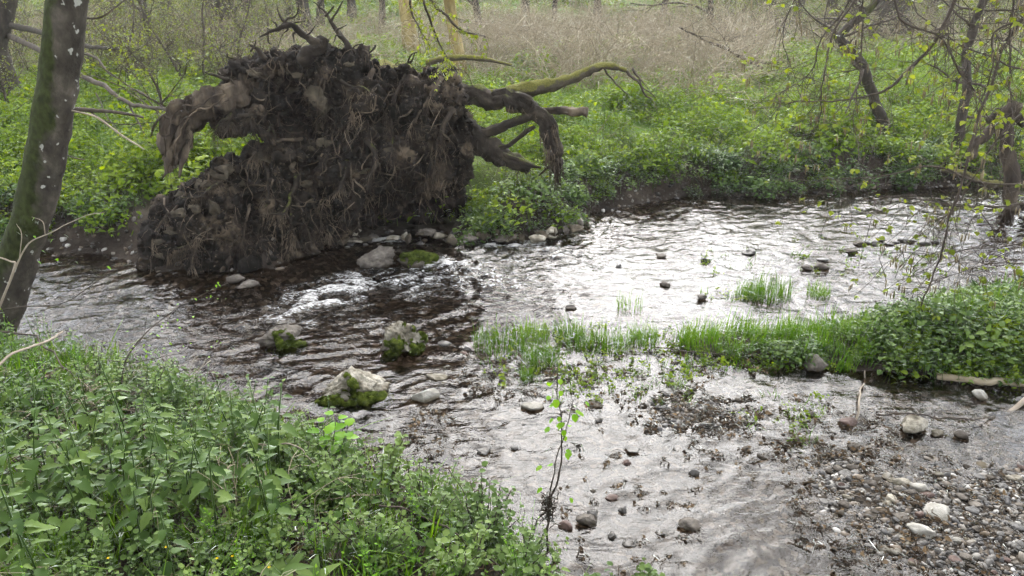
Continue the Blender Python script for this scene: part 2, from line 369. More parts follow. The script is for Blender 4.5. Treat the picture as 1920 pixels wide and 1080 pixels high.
def ground_mat():
    m, ns, ls = new_mat('ground_soil')
    out = node(ns, "ShaderNodeOutputMaterial"); bs = node(ns, "ShaderNodeBsdfPrincipled"); bs.inputs["Roughness"].default_value = 0.95
    bs.inputs["Specular IOR Level"].default_value = 0.15
    tc = node(ns, "ShaderNodeTexCoord"); v = tc.outputs["Object"]
    n1 = node(ns, "ShaderNodeTexNoise", Scale=2.0, Detail=4.0, Roughness=0.7); ls.new(v, n1.inputs["Vector"])
    soil = ramp(ns, [(0.3, (0.016, 0.013, 0.01)), (0.55, (0.04, 0.031, 0.024)), (0.75, (0.08, 0.064, 0.05))]); ls.new(n1.outputs[0], soil.inputs[0])
    n2 = node(ns, "ShaderNodeTexNoise", Scale=0.9, Detail=5.0, Roughness=0.75); ls.new(v, n2.inputs["Vector"])
    gr = ramp(ns, [(0.3, (0.06, 0.1, 0.025)), (0.5, (0.1, 0.17, 0.035)), (0.66, (0.17, 0.22, 0.06)), (0.8, (0.24, 0.2, 0.12))]); ls.new(n2.outputs[0], gr.inputs[0])
    vo = node(ns, "ShaderNodeTexVoronoi", Scale=22.0); ls.new(v, vo.inputs["Vector"])
    bed = ramp(ns, [(0.0, (0.016, 0.013, 0.01)), (0.45, (0.042, 0.034, 0.026)), (0.8, (0.085, 0.069, 0.054)), (1.0, (0.16, 0.135, 0.11))])
    sx = node(ns, "ShaderNodeSeparateColor"); ls.new(vo.outputs["Color"], sx.inputs[0]); ls.new(sx.outputs[0], bed.inputs[0])
    a1 = node(ns, "ShaderNodeAttribute", attribute_name="grassy"); a2 = node(ns, "ShaderNodeAttribute", attribute_name="bed")
    x1 = node(ns, "ShaderNodeMix", data_type='RGBA'); ls.new(a1.outputs["Fac"], x1.inputs[0]); ls.new(soil.outputs[0], x1.inputs[6]); ls.new(gr.outputs[0], x1.inputs[7])
    x2 = node(ns, "ShaderNodeMix", data_type='RGBA'); ls.new(a2.outputs["Fac"], x2.inputs[0]); ls.new(x1.outputs[2], x2.inputs[6]); ls.new(bed.outputs[0], x2.inputs[7])
    ls.new(x2.outputs[2], bs.inputs["Base Color"])
    nb = node(ns, "ShaderNodeTexNoise", Scale=25.0, Detail=3.0, Roughness=0.7); ls.new(v, nb.inputs["Vector"])
    bp = node(ns, "ShaderNodeBump", Strength=0.8, Distance=0.04); ls.new(nb.outputs[0], bp.inputs["Height"]); ls.new(bp.outputs[0], bs.inputs["Normal"])
    ls.new(bs.outputs[0], out.inputs[0])
    return m
M['ground'] = ground_mat()

def water_mat():
    m, ns, ls = new_mat('stream_water')
    out = node(ns, "ShaderNodeOutputMaterial")
    tc = node(ns, "ShaderNodeTexCoord")
    mp = node(ns, "ShaderNodeMapping"); mp.inputs["Rotation"].default_value = (0, 0, math.radians(-22)); mp.inputs["Scale"].default_value = (0.62, 1.3, 1)
    ls.new(tc.outputs["Object"], mp.inputs[0])
    n1 = node(ns, "ShaderNodeTexNoise", Scale=5.0, Detail=3.0, Roughness=0.55, Distortion=0.9); ls.new(mp.outputs[0], n1.inputs["Vector"])
    n2 = node(ns, "ShaderNodeTexNoise", Scale=30.0, Detail=2.0, Roughness=0.5); ls.new(mp.outputs[0], n2.inputs["Vector"])
    ch = node(ns, "ShaderNodeAttribute", attribute_name="chop")
    h2 = node(ns, "ShaderNodeMath", operation='MULTIPLY_ADD'); h2.inputs[1].default_value = 0.1; ls.new(n2.outputs[0], h2.inputs[0]); ls.new(n1.outputs[0], h2.inputs[2])
    bp = node(ns, "ShaderNodeBump", Distance=0.06); ls.new(h2.outputs[0], bp.inputs["Height"]); ls.new(ch.outputs["Fac"], bp.inputs["Strength"])
    fr = node(ns, "ShaderNodeFresnel", IOR=1.33); ls.new(bp.outputs[0], fr.inputs["Normal"])
    tr = node(ns, "ShaderNodeBsdfTransparent"); tr.inputs[0].default_value = (0.64, 0.565, 0.48, 1)
    gl = node(ns, "ShaderNodeBsdfGlossy"); gl.inputs["Roughness"].default_value = 0.11; gl.inputs[0].default_value = (1, 1, 1, 1); ls.new(bp.outputs[0], gl.inputs["Normal"])
    mx = node(ns, "ShaderNodeMixShader"); ls.new(fr.outputs[0], mx.inputs[0]); ls.new(tr.outputs[0], mx.inputs[1]); ls.new(gl.outputs[0], mx.inputs[2])
    fo = node(ns, "ShaderNodeAttribute", attribute_name="foam")
    nf = node(ns, "ShaderNodeTexNoise", Scale=34.0, Detail=4.0, Roughness=0.75, Distortion=0.6); ls.new(mp.outputs[0], nf.inputs["Vector"])
    ad = node(ns, "ShaderNodeMath", operation='ADD'); ls.new(fo.outputs["Fac"], ad.inputs[0]); ls.new(nf.outputs[0], ad.inputs[1])
    rr = ramp(ns, [(0.76, (0, 0, 0)), (1.0, (0.85, 0.85, 0.85))]); ls.new(ad.outputs[0], rr.inputs[0])
    df = node(ns, "ShaderNodeBsdfPrincipled"); df.inputs["Base Color"].default_value = (0.78, 0.77, 0.75, 1); df.inputs["Roughness"].default_value = 0.4; ls.new(bp.outputs[0], df.inputs["Normal"])
    m2 = node(ns, "ShaderNodeMixShader"); ls.new(rr.outputs[0], m2.inputs[0]); ls.new(mx.outputs[0], m2.inputs[1]); ls.new(df.outputs[0], m2.inputs[2])
    ls.new(m2.outputs[0], out.inputs[0])
    return m
M['water'] = water_mat()
# ------------------------------------------------------------------ lie of the land (plan polygons, metres, from measured shoreline points)
def plan(pts, z=0.0): return np.array([atz(x, y, z)[:2] for x, y in pts])
FAR_SHORE = [(-40, 468), (80, 476), (200, 480), (262, 500), (310, 512), (480, 512), (560, 492), (615, 466), (660, 458), (900, 458), (1000, 455), (1075, 436), (1115, 405), (1180, 388), (1240, 378), (1300, 368), (1450, 370), (1600, 358), (1750, 352), (1850, 345), (2000, 335)]
NEAR_SHORE = [(2300, 1300), (1300, 1250), (1120, 1180), (1010, 1100), (930, 1020), (860, 955), (760, 905), (650, 870), (520, 830), (380, 775), (250, 712), (0, 692), (-300, 690)]
SPIT_PX = [(1262, 640), (1330, 626), (1450, 622), (1600, 618), (1700, 600), (1790, 570), (1920, 545), (2300, 500), (3200, 500), (3200, 760), (2300, 745), (1920, 728), (1750, 706), (1560, 694), (1420, 680), (1310, 662)]
GRAVEL_PX = [(1475, 885), (1580, 862), (1700, 880), (1800, 862), (1950, 850), (2300, 880), (2300, 1180), (1700, 1095), (1615, 1015), (1525, 950)]
GRAVEL2_PX = [(1175, 772), (1260, 738), (1350, 752), (1440, 800), (1330, 818), (1240, 802)]
FAR_P, NEAR_P, SPIT, GRAVEL, GRAVEL2 = map(plan, (FAR_SHORE, NEAR_SHORE, SPIT_PX, GRAVEL_PX, GRAVEL2_PX))
WATER_P = np.concatenate([[[-40, 6.5], [-40, 10.5]], [[-12, 9.6]], FAR_P, [[14, 14.6], [40, 17.5], [40, 2.2], [14, 2.4]], NEAR_P, [[-14, 5.4]]])
SHALLOW = [(1050, 740, 1.1), (1250, 720, 1.2), (1500, 760, 1.4), (1200, 880, 1.0), (1380, 940, 1.2), (1750, 800, 1.5), (1600, 480, 1.6), (900, 700, 0.7), (1000, 950, 0.8), (1900, 830, 1.5), (1300, 560, 0.9)]

def height(x, y):
    x = np.asarray(x, float); y = np.asarray(y, float)
    d = sdf_poly(WATER_P, x, y)
    n1 = fbm2(x, y, 0.5, 4, 3.1); n2 = fbm2(x, y, 3.0, 3, 9.7)
    sh = np.zeros(x.shape)
    for px, py, r in SHALLOW:
        c = atz(px, py); sh = np.maximum(sh, np.exp(-((x - c[0]) ** 2 + (y - c[1]) ** 2) / r ** 2))
    depth = 0.24 * (1 - sh) + 0.035 * sh
    bed = -depth * sstep(0, 0.7, -d) + n2 * (0.02 + 0.012 * (1 - sh)) - 0.01
    far = (y > 0.08 * x + 7.8) | (y > 9.2)
    b_far = 0.42 * sstep(0, 0.55, d) + 0.32 * sstep(0.5, 4, d) + n1 * 0.09 * sstep(0.3, 2, d) + n2 * 0.03
    pit = sstep(-3.1, -2.5, x) * sstep(0.1, -0.5, x) * sstep(11.4, 10.4, y)            # hollow the root plate was torn from
    b_far = b_far * (1 - 0.88 * pit) - 0.03 * pit + 0.05 * n2 * pit
    hill = np.maximum(y - 34, 0)
    b_far = b_far + 0.16 * hill + 0.9 * sstep(0, 1, hill / 40) * n1 + 0.02 * np.maximum(np.abs(x) - 12, 0)
    b_near = 0.22 * sstep(0, 0.35, d) + 0.30 * np.maximum(d, 0) ** 0.96 + n1 * 0.07 * sstep(0.3, 2, d) + n2 * 0.02
    b_near = np.minimum(b_near, 1.9 + n1 * 0.1)
    h = np.where(d > 0, np.where(far, b_far, b_near), bed)
    s = sdf_poly(SPIT, x, y)
    h = np.maximum(h, np.where(s < 0, 0.17 * sstep(0, 0.6, -s) + 0.01 + n2 * 0.015, -1))
    g = sdf_poly(GRAVEL, x, y) + fbm2(x, y, 2.0, 3, 5.0) * 0.18
    h = np.where(d < 0.3, np.maximum(h, 0.035 * sstep(0.15, -0.6, g) - 0.012 - 0.3 * sstep(0.1, 0.6, g) + n2 * 0.006), h)
    g = sdf_poly(GRAVEL2, x, y) + fbm2(x, y, 3.0, 3, 6.0) * 0.12
    h = np.where(d < 0, np.maximum(h, 0.02 * sstep(0.08, -0.2, g) - 0.012 - 0.3 * sstep(0.05, 0.4, g)), h)
    return h
def hz(x, y): return float(height(np.array([x]), np.array([y]))[0])

def axis(lo, hi, step, far_lo, far_hi, grow=1.16):
    a = list(np.arange(lo, hi + step * .5, step)); s = step
    while a[-1] < far_hi: s *= grow; a.append(a[-1] + s)
    s = step
    while a[0] > far_lo: s *= grow; a.insert(0, a[0] - s)
    return np.array(a)
def grid_faces(nx, ny, keep=None):
    j, i = np.meshgrid(np.arange(ny - 1), np.arange(nx - 1), indexing='ij')
    a = (j * nx + i).ravel(); F = np.stack([a, a + 1, a + nx + 1, a + nx], 1)
    return F if keep is None else F[keep.ravel()]

gx, gy = axis(-8.5, 10.5, 0.06, -190, 190), axis(-1, 16, 0.06, -40, 230)
X, Y = np.meshgrid(gx, gy)
Z = height(X, Y)
dW = sdf_poly(WATER_P, X, Y); dS = sdf_poly(SPIT, X, Y)
grassy = np.clip(sstep(0.4, 3.0, dW) * (Y > 8) + sstep(2.5, 6, dW) * (Y <= 8) * 0.3, 0, 1)
bedm = np.clip(sstep(0.06, -0.03, dW) * sstep(-0.1, 0.1, dS), 0, 1)
g_me = mesh_from("ground", np.stack([X, Y, Z], -1).reshape(-1, 3), grid_faces(len(gx), len(gy)), [M['ground']], attrs={"grassy": grassy.ravel(), "bed": bedm.ravel()})
ground = tag(link("ground", g_me), "dark soil of the stream bed, the banks and the meadow", "ground", kind="structure")

# ------------------------------------------------------------------ the stream's surface
RAPID = [(650, 540, 0.55, 0.065, 0.36), (600, 560, 0.5, 0.065, 0.36), (540, 585, 0.6, 0.045, 0.28), (820, 495, 0.35, 0.05, 0.36), (760, 535, 0.8, 0.055, 0.28), (900, 520, 1.0, 0.05, 0.24), (1000, 480, 0.9, 0.05, 0.25), (1150, 430, 1.0, 0.045, 0.15), (1300, 430, 1.2, 0.03, 0.0), (1050, 560, 1.0, 0.03, 0.02), (400, 620, 1.2, 0.028, 0.12), (700, 620, 0.8, 0.035, 0.2), (690, 575, 0.4, 0.03, 0.2), (1500, 540, 1.3, 0.016, 0.0), (560, 700, 0.9, 0.016, 0.02), (1250, 470, 0.8, 0.03, 0.05)]
FOAM = [(650, 452, 0.16, 0.5), (700, 450, 0.14, 0.5), (740, 452, 0.14, 0.42), (950, 460, 0.2, 0.42), (990, 458, 0.18, 0.4), (835, 492, 0.2, 0.5), (560, 610, 0.22, 0.25), (495, 600, 0.25, 0.12), (670, 520, 0.25, 0.3), (600, 540, 0.3, 0.3), (640, 575, 0.3, 0.25), (1085, 440, 0.25, 0.2), (725, 745, 0.1, 0.25), (790, 640, 0.15, 0.15)]
wx, wy = axis(-7.5, 9.5, 0.036, -38, 38, 1.2), axis(2.4, 15.5, 0.036, 1.5, 18, 1.2)
WX, WY = np.meshgrid(wx, wy)
amp = np.full(WX.shape, 0.0125); foam = np.zeros(WX.shape)
shal = np.zeros(WX.shape)
for px, py, r in SHALLOW:
    c = atz(px, py); shal = np.maximum(shal, np.exp(-((WX - c[0]) ** 2 + (WY - c[1]) ** 2) / r ** 2))
amp += 0.009 * (1 - shal)
for px, py, r, a, f in RAPID:
    c = atz(px, py); g = np.exp(-((WX - c[0]) ** 2 + (WY - c[1]) ** 2) / r ** 2); amp = np.maximum(amp, a * g); foam = np.maximum(foam, f * g)
for px, py, r, f in FOAM:
    c = atz(px, py); g = np.exp(-((WX - c[0]) ** 2 / (1.8 * r) ** 2 + (WY - c[1]) ** 2 / r ** 2)); foam = np.maximum(foam, f * g)
ca, sa = math.cos(math.radians(-24)), math.sin(math.radians(-24))
u, v = WX * ca - WY * sa, WX * sa + WY * ca
wu, wv = u + 0.25 * fbm2(u, v, 1.3, 2, 4.0), v + 0.25 * fbm2(u, v, 1.3, 2, 8.0)
w1 = 1 - 2 * np.abs(fbm2(wu * 0.75, wv * 1.35, 2.6, 2, 1.0)); w2 = fbm2(wu * 0.8, wv * 1.5, 7.5, 2, 2.0); w3 = 1 - 2 * np.abs(fbm2(wu, wv * 1.3, 11.0, 1, 3.0))
WZ = amp * (0.55 * w1 + 0.55 * w2 + 0.22 * w3)
TH = height(WX, WY)
vis = (TH < WZ + 0.06)
keep = vis[:-1, :-1] | vis[1:, :-1] | vis[:-1, 1:] | vis[1:, 1:]
chop = np.clip(0.16 + 7 * amp, 0.2, 0.6)
foam = foam * np.clip(0.5 + 0.8 * w1 + 0.6 * w2, 0, 1.5)
F = grid_faces(len(wx), len(wy), keep)
used = np.unique(F); remap = np.full(WX.size, -1); remap[used] = np.arange(len(used))
w_me = mesh_from("water", np.stack([WX, WY, WZ], -1).reshape(-1, 3)[used], remap[F], [M['water']], attrs={"foam": foam.ravel()[used], "chop": chop.ravel()[used]})
water = tag(link("water", w_me), "rippling silvery stream water with white rapids", "stream", kind="structure")
# ------------------------------------------------------------------ rocks
def ico(sub):
    bm = bmesh.new(); bmesh.ops.create_icosphere(bm, subdivisions=sub, radius=1.0)
    V = np.array([v.co[:] for v in bm.verts]); F = np.array([[v.index for v in f.verts] for f in bm.faces]); bm.free()
    return V, F
ICO = {k: ico(k) for k in (1, 2, 3, 4, 5)}
def rock_shape(seed, dims, sub=4, planes=9, rough=0.08, cut=0.5):
    r = np.random.RandomState(seed); V, F = ICO[sub]; V = V.copy()
    for _ in range(planes):
        n = r.normal(size=3); n /= np.linalg.norm(n); d = r.uniform(cut, cut + 0.25)
        e = V @ n - d; V = V - np.where(e > 0, e, 0)[:, None] * n * 0.96
    N = V / np.linalg.norm(V, axis=1)[:, None]
    V = V + N * (fbm(V, 1.6, 4, 0.55, seed * 3.7) * rough * 1.6 + fbm(V, 6.0, 2, 0.5, seed) * rough * 0.5)[:, None]
    if sub >= 4: V = V + N * ((0.5 if sub > 4 else 0.35) * rough * (1 - 2.5 * np.abs(fbm(V, 3.0, 4, 0.6, seed * 1.9))))[:, None]
    V = V - (V.max(0) + V.min(0)) / 2; V /= np.abs(V).max(0)
    return V * np.asarray(dims) * 0.5, F
def pieces(F):
    lab = {}
    def find(a):
        while lab.setdefault(a, a) != a: lab[a] = lab[lab[a]]; a = lab[a]
        return a
    for t in F.tolist():
        a = find(t[0]); lab[find(t[1])] = a; lab[find(t[2])] = a
    r = np.array([find(t[0]) for t in F.tolist()])
    return [F[r == k] for k in np.unique(r)]
def rock(name, px, py, w, h, mat, label, cat="rock", seed=1, depth=None, z=None, planes=9, rough=0.08, yaw=0.0, tilt=0.0, moss=None, sink=0.3, group=None, taper=0.0):
    """px, py = centre of the visible part, w, h = visible size in the photo's pixels"""
    base = 0.0 if z is None else z
    p = atz(px, py + h * 0.42, base); dist = np.linalg.norm(p - np.array([0, 0, CAM_H])); s = dist / F_PX
    W, H = w * s, h * s * 1.0
    D = (depth or 0.75) * W
    vis_h = max(H - D * 0.3, H * 0.5); Ht = vis_h * (1 + sink)
    V, F = rock_shape(seed, (W, D, Ht), 5 if w > 60 else 4 if w > 34 else 3, planes, rough)
    if taper:
        zn = V[:, 2] / (Ht * 0.5); k_ = np.clip(1 - taper * zn, 0.25, 1.4); V[:, 0] = V[:, 0] * k_ + taper * 0.12 * W * zn * (-1 if seed % 2 else 1); V[:, 1] *= k_
    V = V @ (rotz(yaw) @ rotx(tilt)).T
    V[:, 0] *= W / (np.ptp(V[:, 0]))
    c = np.array([p[0], p[1] + D * 0.32, base + vis_h - V[:, 2].max()])
    me = mesh_from(name, V, F, [M[mat]])
    o = link(name, me); o.location = c; tag(o, label, cat, group)
    if moss:                                                    # moss cushions: (direction, cut, noise seed)
        for k, (nd, thr, sd_) in enumerate(moss):
            nd = np.array(nd, float); nd /= np.linalg.norm(nd)
            N = np.array([v.normal[:] for v in me.vertices])
            m_ = (V / (np.array([W, D, Ht]) * 0.5)) @ nd * 0.75 + N @ nd * 0.2 + fbm(V / W, 3.5, 3, 0.6, sd_) * 0.6
            sel = m_ > thr; keepf = sel[F].all(1)
            if keepf.sum() < 8: continue
            th = np.clip((m_ - thr) * 0.1, 0, 0.035) * min(W, 0.6) / 0.4
            V2 = V + N * (0.003 + th + np.abs(fbm(V, 45.0, 2, 0.5, 2.0)) * 0.014)[:, None]
            for comp in pieces(F[keepf]):                        # each cushion a part of its own
                if len(comp) < 14: continue
                uf = np.unique(comp); rm = np.full(len(V), -1); rm[uf] = np.arange(len(uf))
                link("moss_patch", mesh_from("moss_patch", V2[uf], rm[comp], [M['moss']]), o)
    return o

rock("boulder", 703, 480, 72, 52, 'rock_grey', "block-shaped grey boulder beside the moss-topped rock below the root plate", seed=3, planes=12, rough=0.1, yaw=0.2, taper=-0.1, depth=0.8, sink=0.5)
rock("boulder", 778, 485, 74, 36, 'rock_grey', "low rock topped with bright green moss beside the grey boulder", seed=12, planes=12, rough=0.05, depth=0.6, sink=0.6, moss=[((0.45, -0.4, 0.7), 0.3, 4.0)])
rock("boulder", 753, 635, 84, 78, 'rock_pale', "pale rock with green moss on its front standing midstream", seed=21, planes=10, rough=0.17, depth=0.75, taper=0.2, sink=0.35, moss=[((0.9, -0.6, 0.1), 0.42, 1.0), ((-0.1, -1.0, -0.25), 0.42, 7.0)])
rock("boulder", 659, 715, 130, 76, 'rock_pale', "largest pale pointed boulder with dark mossy underside near the bank", seed=33, planes=10, rough=0.16, depth=0.62, taper=0.45, sink=0.35, yaw=0.25, moss=[((0.0, -0.8, -0.6), 0.5, 3.0), ((-0.5, 0.3, 0.8), 0.7, 9.0)])
rock("boulder", 520, 628, 84, 52, 'rock_grey', "flat wedge-shaped rock washed by the rapids", seed=41, planes=12, rough=0.14, taper=0.25, depth=0.8, sink=0.5, yaw=0.4, moss=[((0.7, -0.7, 0.0), 0.6, 3.0)])
rock("stone", 797, 741, 52, 30, 'rock_white', "white angular slab of stone near the largest pale boulder", "stone", seed=52, planes=8, depth=0.6, yaw=0.5, rough=0.05)
rock("stone", 818, 708, 42, 16, 'rock_pale', "small flat pale stone above the white angular slab", "stone", seed=55, planes=7, depth=0.6)
rock("stone", 1532, 680, 42, 36, 'rock_grey', "rounded grey stone at the foot of the leafy spit", "stone", seed=61, planes=8, rough=0.05, depth=0.8)
rock("stone", 1721, 800, 50, 36, 'rock_pale', "pale round stone in the shallows under a thin twig", "stone", seed=64, planes=6, rough=0.05, depth=0.8)
rock("stone", 1594, 793, 34, 18, 'rock_red', "reddish brown stone at the foot of the upright twig", "stone", seed=66, planes=8, depth=0.7)
rock("stone", 998, 763, 44, 18, 'rock_white', "white-topped flat stone behind the water sapling", "stone", seed=71, planes=7, depth=0.7)
rock("stone", 443, 497, 20, 14, 'rock_pale', "left one of two small pale stones at the foot of the root plate", "stone", seed=72, depth=0.8)
rock("stone", 460, 495, 22, 17, 'rock_pale', "right one of two small pale stones at the foot of the root plate", "stone", seed=73, depth=0.8)
rock("stone", 440, 524, 30, 22, 'rock_grey', "brown stone in the water just below two small pale stones", "stone", seed=74, depth=0.8)
rock("stone", 462, 534, 44, 22, 'rock_grey', "wet knobbly stone lying in front of the root plate foot", "stone", seed=75, depth=0.8, rough=0.15)
rock("stone", 287, 472, 28, 20, 'rock_pale', "pale stone at the left foot of the root plate", "stone", seed=76, depth=0.7)
rock("stone", 1294, 985, 40, 26, 'rock_grey', "grey stone half under water beside the gravel bar", "stone", seed=77, depth=0.8)
rock("stone", 1766, 964, 46, 24, 'rock_white', "square flat pale slab lying on the gravel bar", "stone", seed=78, planes=5, rough=0.02, depth=0.85, z=0.02)
rock("stone", 1730, 997, 40, 22, 'rock_white', "long white stone on the gravel bar below the square slab", "stone", seed=79, planes=5, depth=0.6, z=0.02, yaw=-0.6)
rock("stone", 1695, 905, 36, 15, 'rock_pale', "long grey stone at the upper edge of the gravel bar", "stone", seed=80, planes=5, depth=0.5, z=0.01)
rock("stone", 1726, 916, 28, 18, 'rock_white', "round white stone right of the long grey stone on the gravel", "stone", seed=81, planes=5, depth=0.8, z=0.01)
rock("stone", 1842, 742, 24, 20, 'rock_white', "white stone in the water below the lying branch", "stone", seed=82, planes=6, depth=0.8)
rock("stone", 1515, 503, 24, 14, 'rock_grey', "brown stone in the midstream weed patch", "stone", seed=83, depth=0.7)
rock("stone", 1542, 500, 26, 16, 'rock_grey', "grey stone beside the brown one in the midstream weed patch", "stone", seed=84, depth=0.7)
rock("stone", 1545, 487, 22, 10, 'rock_dark', "dark flat stone behind the midstream weed patch", "stone", seed=85, depth=0.7)
rock("stone", 1302, 886, 18, 16, 'rock_dark', "small black stone alone in the bright shallows", "stone", seed=86, depth=0.9)
rock("stone", 1805, 815, 26, 18, 'rock_grey', "rounded grey stone right of the pale stone under the twig", "stone", seed=87, depth=0.8)
rock("stone", 1760, 812, 20, 16, 'rock_pale', "small pale stone close beside the pale round stone", "stone", seed=88, depth=0.8)
rock("stone", 1060, 985, 26, 18, 'rock_red', "small brown stone right of the water sapling foot", "stone", seed=90, depth=0.8)
rock("stone", 1100, 975, 40, 26, 'rock_grey', "grey wet stone right of the water sapling foot", "stone", seed=91, depth=0.8)
rock("stone", 1110, 965, 22, 22, 'rock_dark', "black lump sitting on the grey wet stone", "stone", seed=92, depth=0.8, rough=0.2)
rng = random.Random(5)
for k in range(11):                                            # dark stones in a row across the upper stream
    rock("stone", 1610 + k * 15 + rng.uniform(-5, 5), 452 + rng.uniform(-4, 6), rng.uniform(10, 22), rng.uniform(7, 12), rng.choice(['rock_dark', 'rock_dark', 'rock_grey']), "small dark stone in the row across the upper stream", "stone", seed=100 + k, depth=0.8, group="dark stones in a row across the upper stream")
DARK = [(1050, 755), (1115, 765), (1130, 785), (1183, 845), (1170, 870), (905, 845), (965, 842), (1115, 925), (1150, 940), (1165, 958), (1145, 1010), (1270, 795), (880, 650), (1600, 470), (1250, 740), (1385, 752), (1100, 730), (1245, 535), (1075, 580), (1320, 560), (1180, 1020), (830, 640), (870, 660), (1235, 478), (1330, 490), (1410, 470), (1165, 500), (1400, 840), (1430, 860), (1520, 780), (1600, 840)]
for k, (x, y) in enumerate(DARK):
    rock("stone", x + rng.uniform(-6, 6), y + rng.uniform(-5, 5), rng.uniform(12, 28), rng.uniform(8, 17), rng.choice(['rock_dark', 'rock_dark', 'rock_grey', 'rock_red']), "small dark wet stone breaking the stream surface", "stone", seed=200 + k, depth=0.9, rough=0.18, group="small dark stones breaking the stream surface", yaw=rng.uniform(0, 3))
for k in range(34):                                            # stones on the dark shore below the root plate
    x = rng.uniform(625, 1090); y = 452 - max(0, (x - 1000)) * 0.22 - rng.uniform(0, 22)
    rock("stone", x, y, rng.uniform(12, 36), rng.uniform(9, 20), rng.choice(['plate_stone', 'rock_grey', 'plate_stone', 'rock_pale']), "brown stone on the dark shore under the root plate", "stone", seed=300 + k, depth=0.8, z=0.02 + (452 - y) * 0.004, group="stones on the shore under the root plate", yaw=rng.uniform(0, 3))
for k in range(90):                                            # larger cobbles that stand out on the gravel bar
    for _ in range(50):
        x, y = rng.uniform(1500, 1925), rng.uniform(870, 1085); p = atz(x, y)
        if sdf_poly(GRAVEL, p[:1], p[1:2])[0] < -0.08: break
    cm = rng.choice([('rock_pale', 'pale rounded cobble among the pebbles of the gravel bar')] + [('rock_grey', 'grey rounded cobble among the pebbles of the gravel bar')] * 4 + [('rock_dark', 'dark rounded cobble among the pebbles of the gravel bar')] * 3 + [('rock_white', 'white rounded cobble among the pebbles of the gravel bar'), ('rock_red', 'reddish rounded cobble among the pebbles of the gravel bar')])
    rock("cobble", x, y, rng.uniform(11, 23), rng.uniform(7, 13), cm[0], cm[1], "stone", seed=400 + k % 25, depth=0.85, z=hz(p[0], p[1]), planes=5, rough=0.04, group="cobbles on the gravel bar", yaw=rng.uniform(0, 3))

# ------------------------------------------------------------------ the uprooted tree: root plate
PLATE = thing("uprooted_tree", (float(at(600, 480, 9.3)[0]), 9.3, 0.0), "huge dark root plate of a toppled tree, hung with roots, beside the stream", "fallen tree")
BODY = [(262, 505), (255, 470), (290, 410), (300, 368), (350, 332), (400, 300), (450, 276), (505, 268), (478, 244), (430, 236), (408, 210), (420, 165), (432, 108), (470, 110), (500, 92), (560, 90), (600, 78), (650, 90), (690, 98), (697, 122), (760, 116), (830, 126), (866, 152), (878, 200), (898, 262), (893, 310), (875, 345), (880, 380), (862, 432), (800, 446), (700, 452), (640, 460), (600, 488), (480, 510), (320, 512)]
DEP = np.array([(300, 500, 8.35), (400, 510, 8.2), (480, 505, 8.35), (560, 480, 8.7), (620, 455, 9.2), (700, 440, 9.75), (800, 430, 9.9), (870, 420, 9.9), (300, 380, 8.75), (400, 330, 8.75), (400, 420, 8.45), (520, 330, 8.8), (540, 420, 8.65), (640, 330, 9.0), (640, 400, 9.1), (720, 330, 9.2), (850, 340, 9.3), (450, 150, 9.15), (540, 120, 9.3), (580, 225, 10.2), (565, 120, 9.8), (590, 260, 10.0), (620, 150, 9.15), (700, 200, 9.0), (800, 200, 8.9), (860, 260, 9.0), (690, 100, 9.35), (480, 220, 9.0), (740, 270, 8.95), (530, 270, 9.0), (650, 250, 9.05), (562, 180, 10.1), (750, 380, 9.9), (830, 390, 10.1), (690, 400, 9.9)])
def plate_y(px, py):
    w = 1 / (((DEP[:, 0] - px) ** 2 + (DEP[:, 1] - py) ** 2) + 120.0) ** 1.5
    return float((w * DEP[:, 2]).sum() / w.sum())
rs = np.random.RandomState(11)
bp_ = np.array(BODY, float)
V0, F0 = ICO[2]
VV, FF, nn = [], [], 0
cnt = 0
def hollow(x, y): return (abs(x - 578 + (y - 200) * 0.08) < 15 and 125 < y < 275) or (690 < x < 850 and 378 < y < 445) or (abs(x - 640) < 40 and abs(y - 262) < 9)
while cnt < 520:
    x, y = rs.uniform(250, 905), rs.uniform(70, 515)
    d = -sdf_poly(bp_, np.array([x]), np.array([y]))[0]
    if d < 4: continue
    r_px = min(max(d, 9) * rs.uniform(0.85, 1.05), rs.choice([18, 26, 36, 50]))
    Yf = plate_y(x, y); s = Yf / F_PX * 1.08; R = r_px * s
    if hollow(x, y): Yf = 10.35; R = min(R, 0.14)
    ry = R * rs.uniform(0.8, 1.5)
    c = at(x, y, Yf + ry + rs.uniform(-0.05, 0.12))
    Q = rotz(rs.uniform(0, 6)) @ rotx(rs.uniform(-0.6, 0.6))
    v = V0 * (1 + 0.25 * fbm(V0, 1.5, 2, 0.5, cnt * 1.3))[:, None]
    v = (v * [R * rs.uniform(0.8, 1.15), ry, R * rs.uniform(0.75, 1.05)])
    VV.append(v + c); FF.append(F0 + nn); nn += len(v); cnt += 1
for k in range(150):                                             # deep core so that the mass is solid
    x, y = rs.uniform(280, 880), rs.uniform(110, 500)
    d = -sdf_poly(bp_, np.array([x]), np.array([y]))[0]
    if d < 22: continue
    Yf = plate_y(x, y); R = min(d, 60 if abs(x - 578) > 70 else 34) * 0.9 * Yf / F_PX
    c = at(x, y, Yf + (0.45 if not hollow(x, y) else 1.0)); VV.append(V0 * [R, 0.42, R] + c); FF.append(F0 + nn); nn += len(V0)
tmp = bpy.data.objects.new("tmp", mesh_from("tmp", np.concatenate(VV), np.concatenate(FF)))
COL.objects.link(tmp)
md = tmp.modifiers.new("r", 'REMESH'); md.mode = 'VOXEL'; md.voxel_size = 0.026
dg = bpy.context.evaluated_depsgraph_get(); ev = tmp.evaluated_get(dg)
me = bpy.data.meshes.new_from_object(ev)
nv = len(me.vertices)
co = np.empty(nv * 3, np.float32); me.vertices.foreach_get("co", co); co = co.reshape(-1, 3).astype(float)
nr = np.empty(nv * 3, np.float32); me.vertices.foreach_get("normal", nr); nr = nr.reshape(-1, 3).astype(float)
bpy.data.objects.remove(tmp)
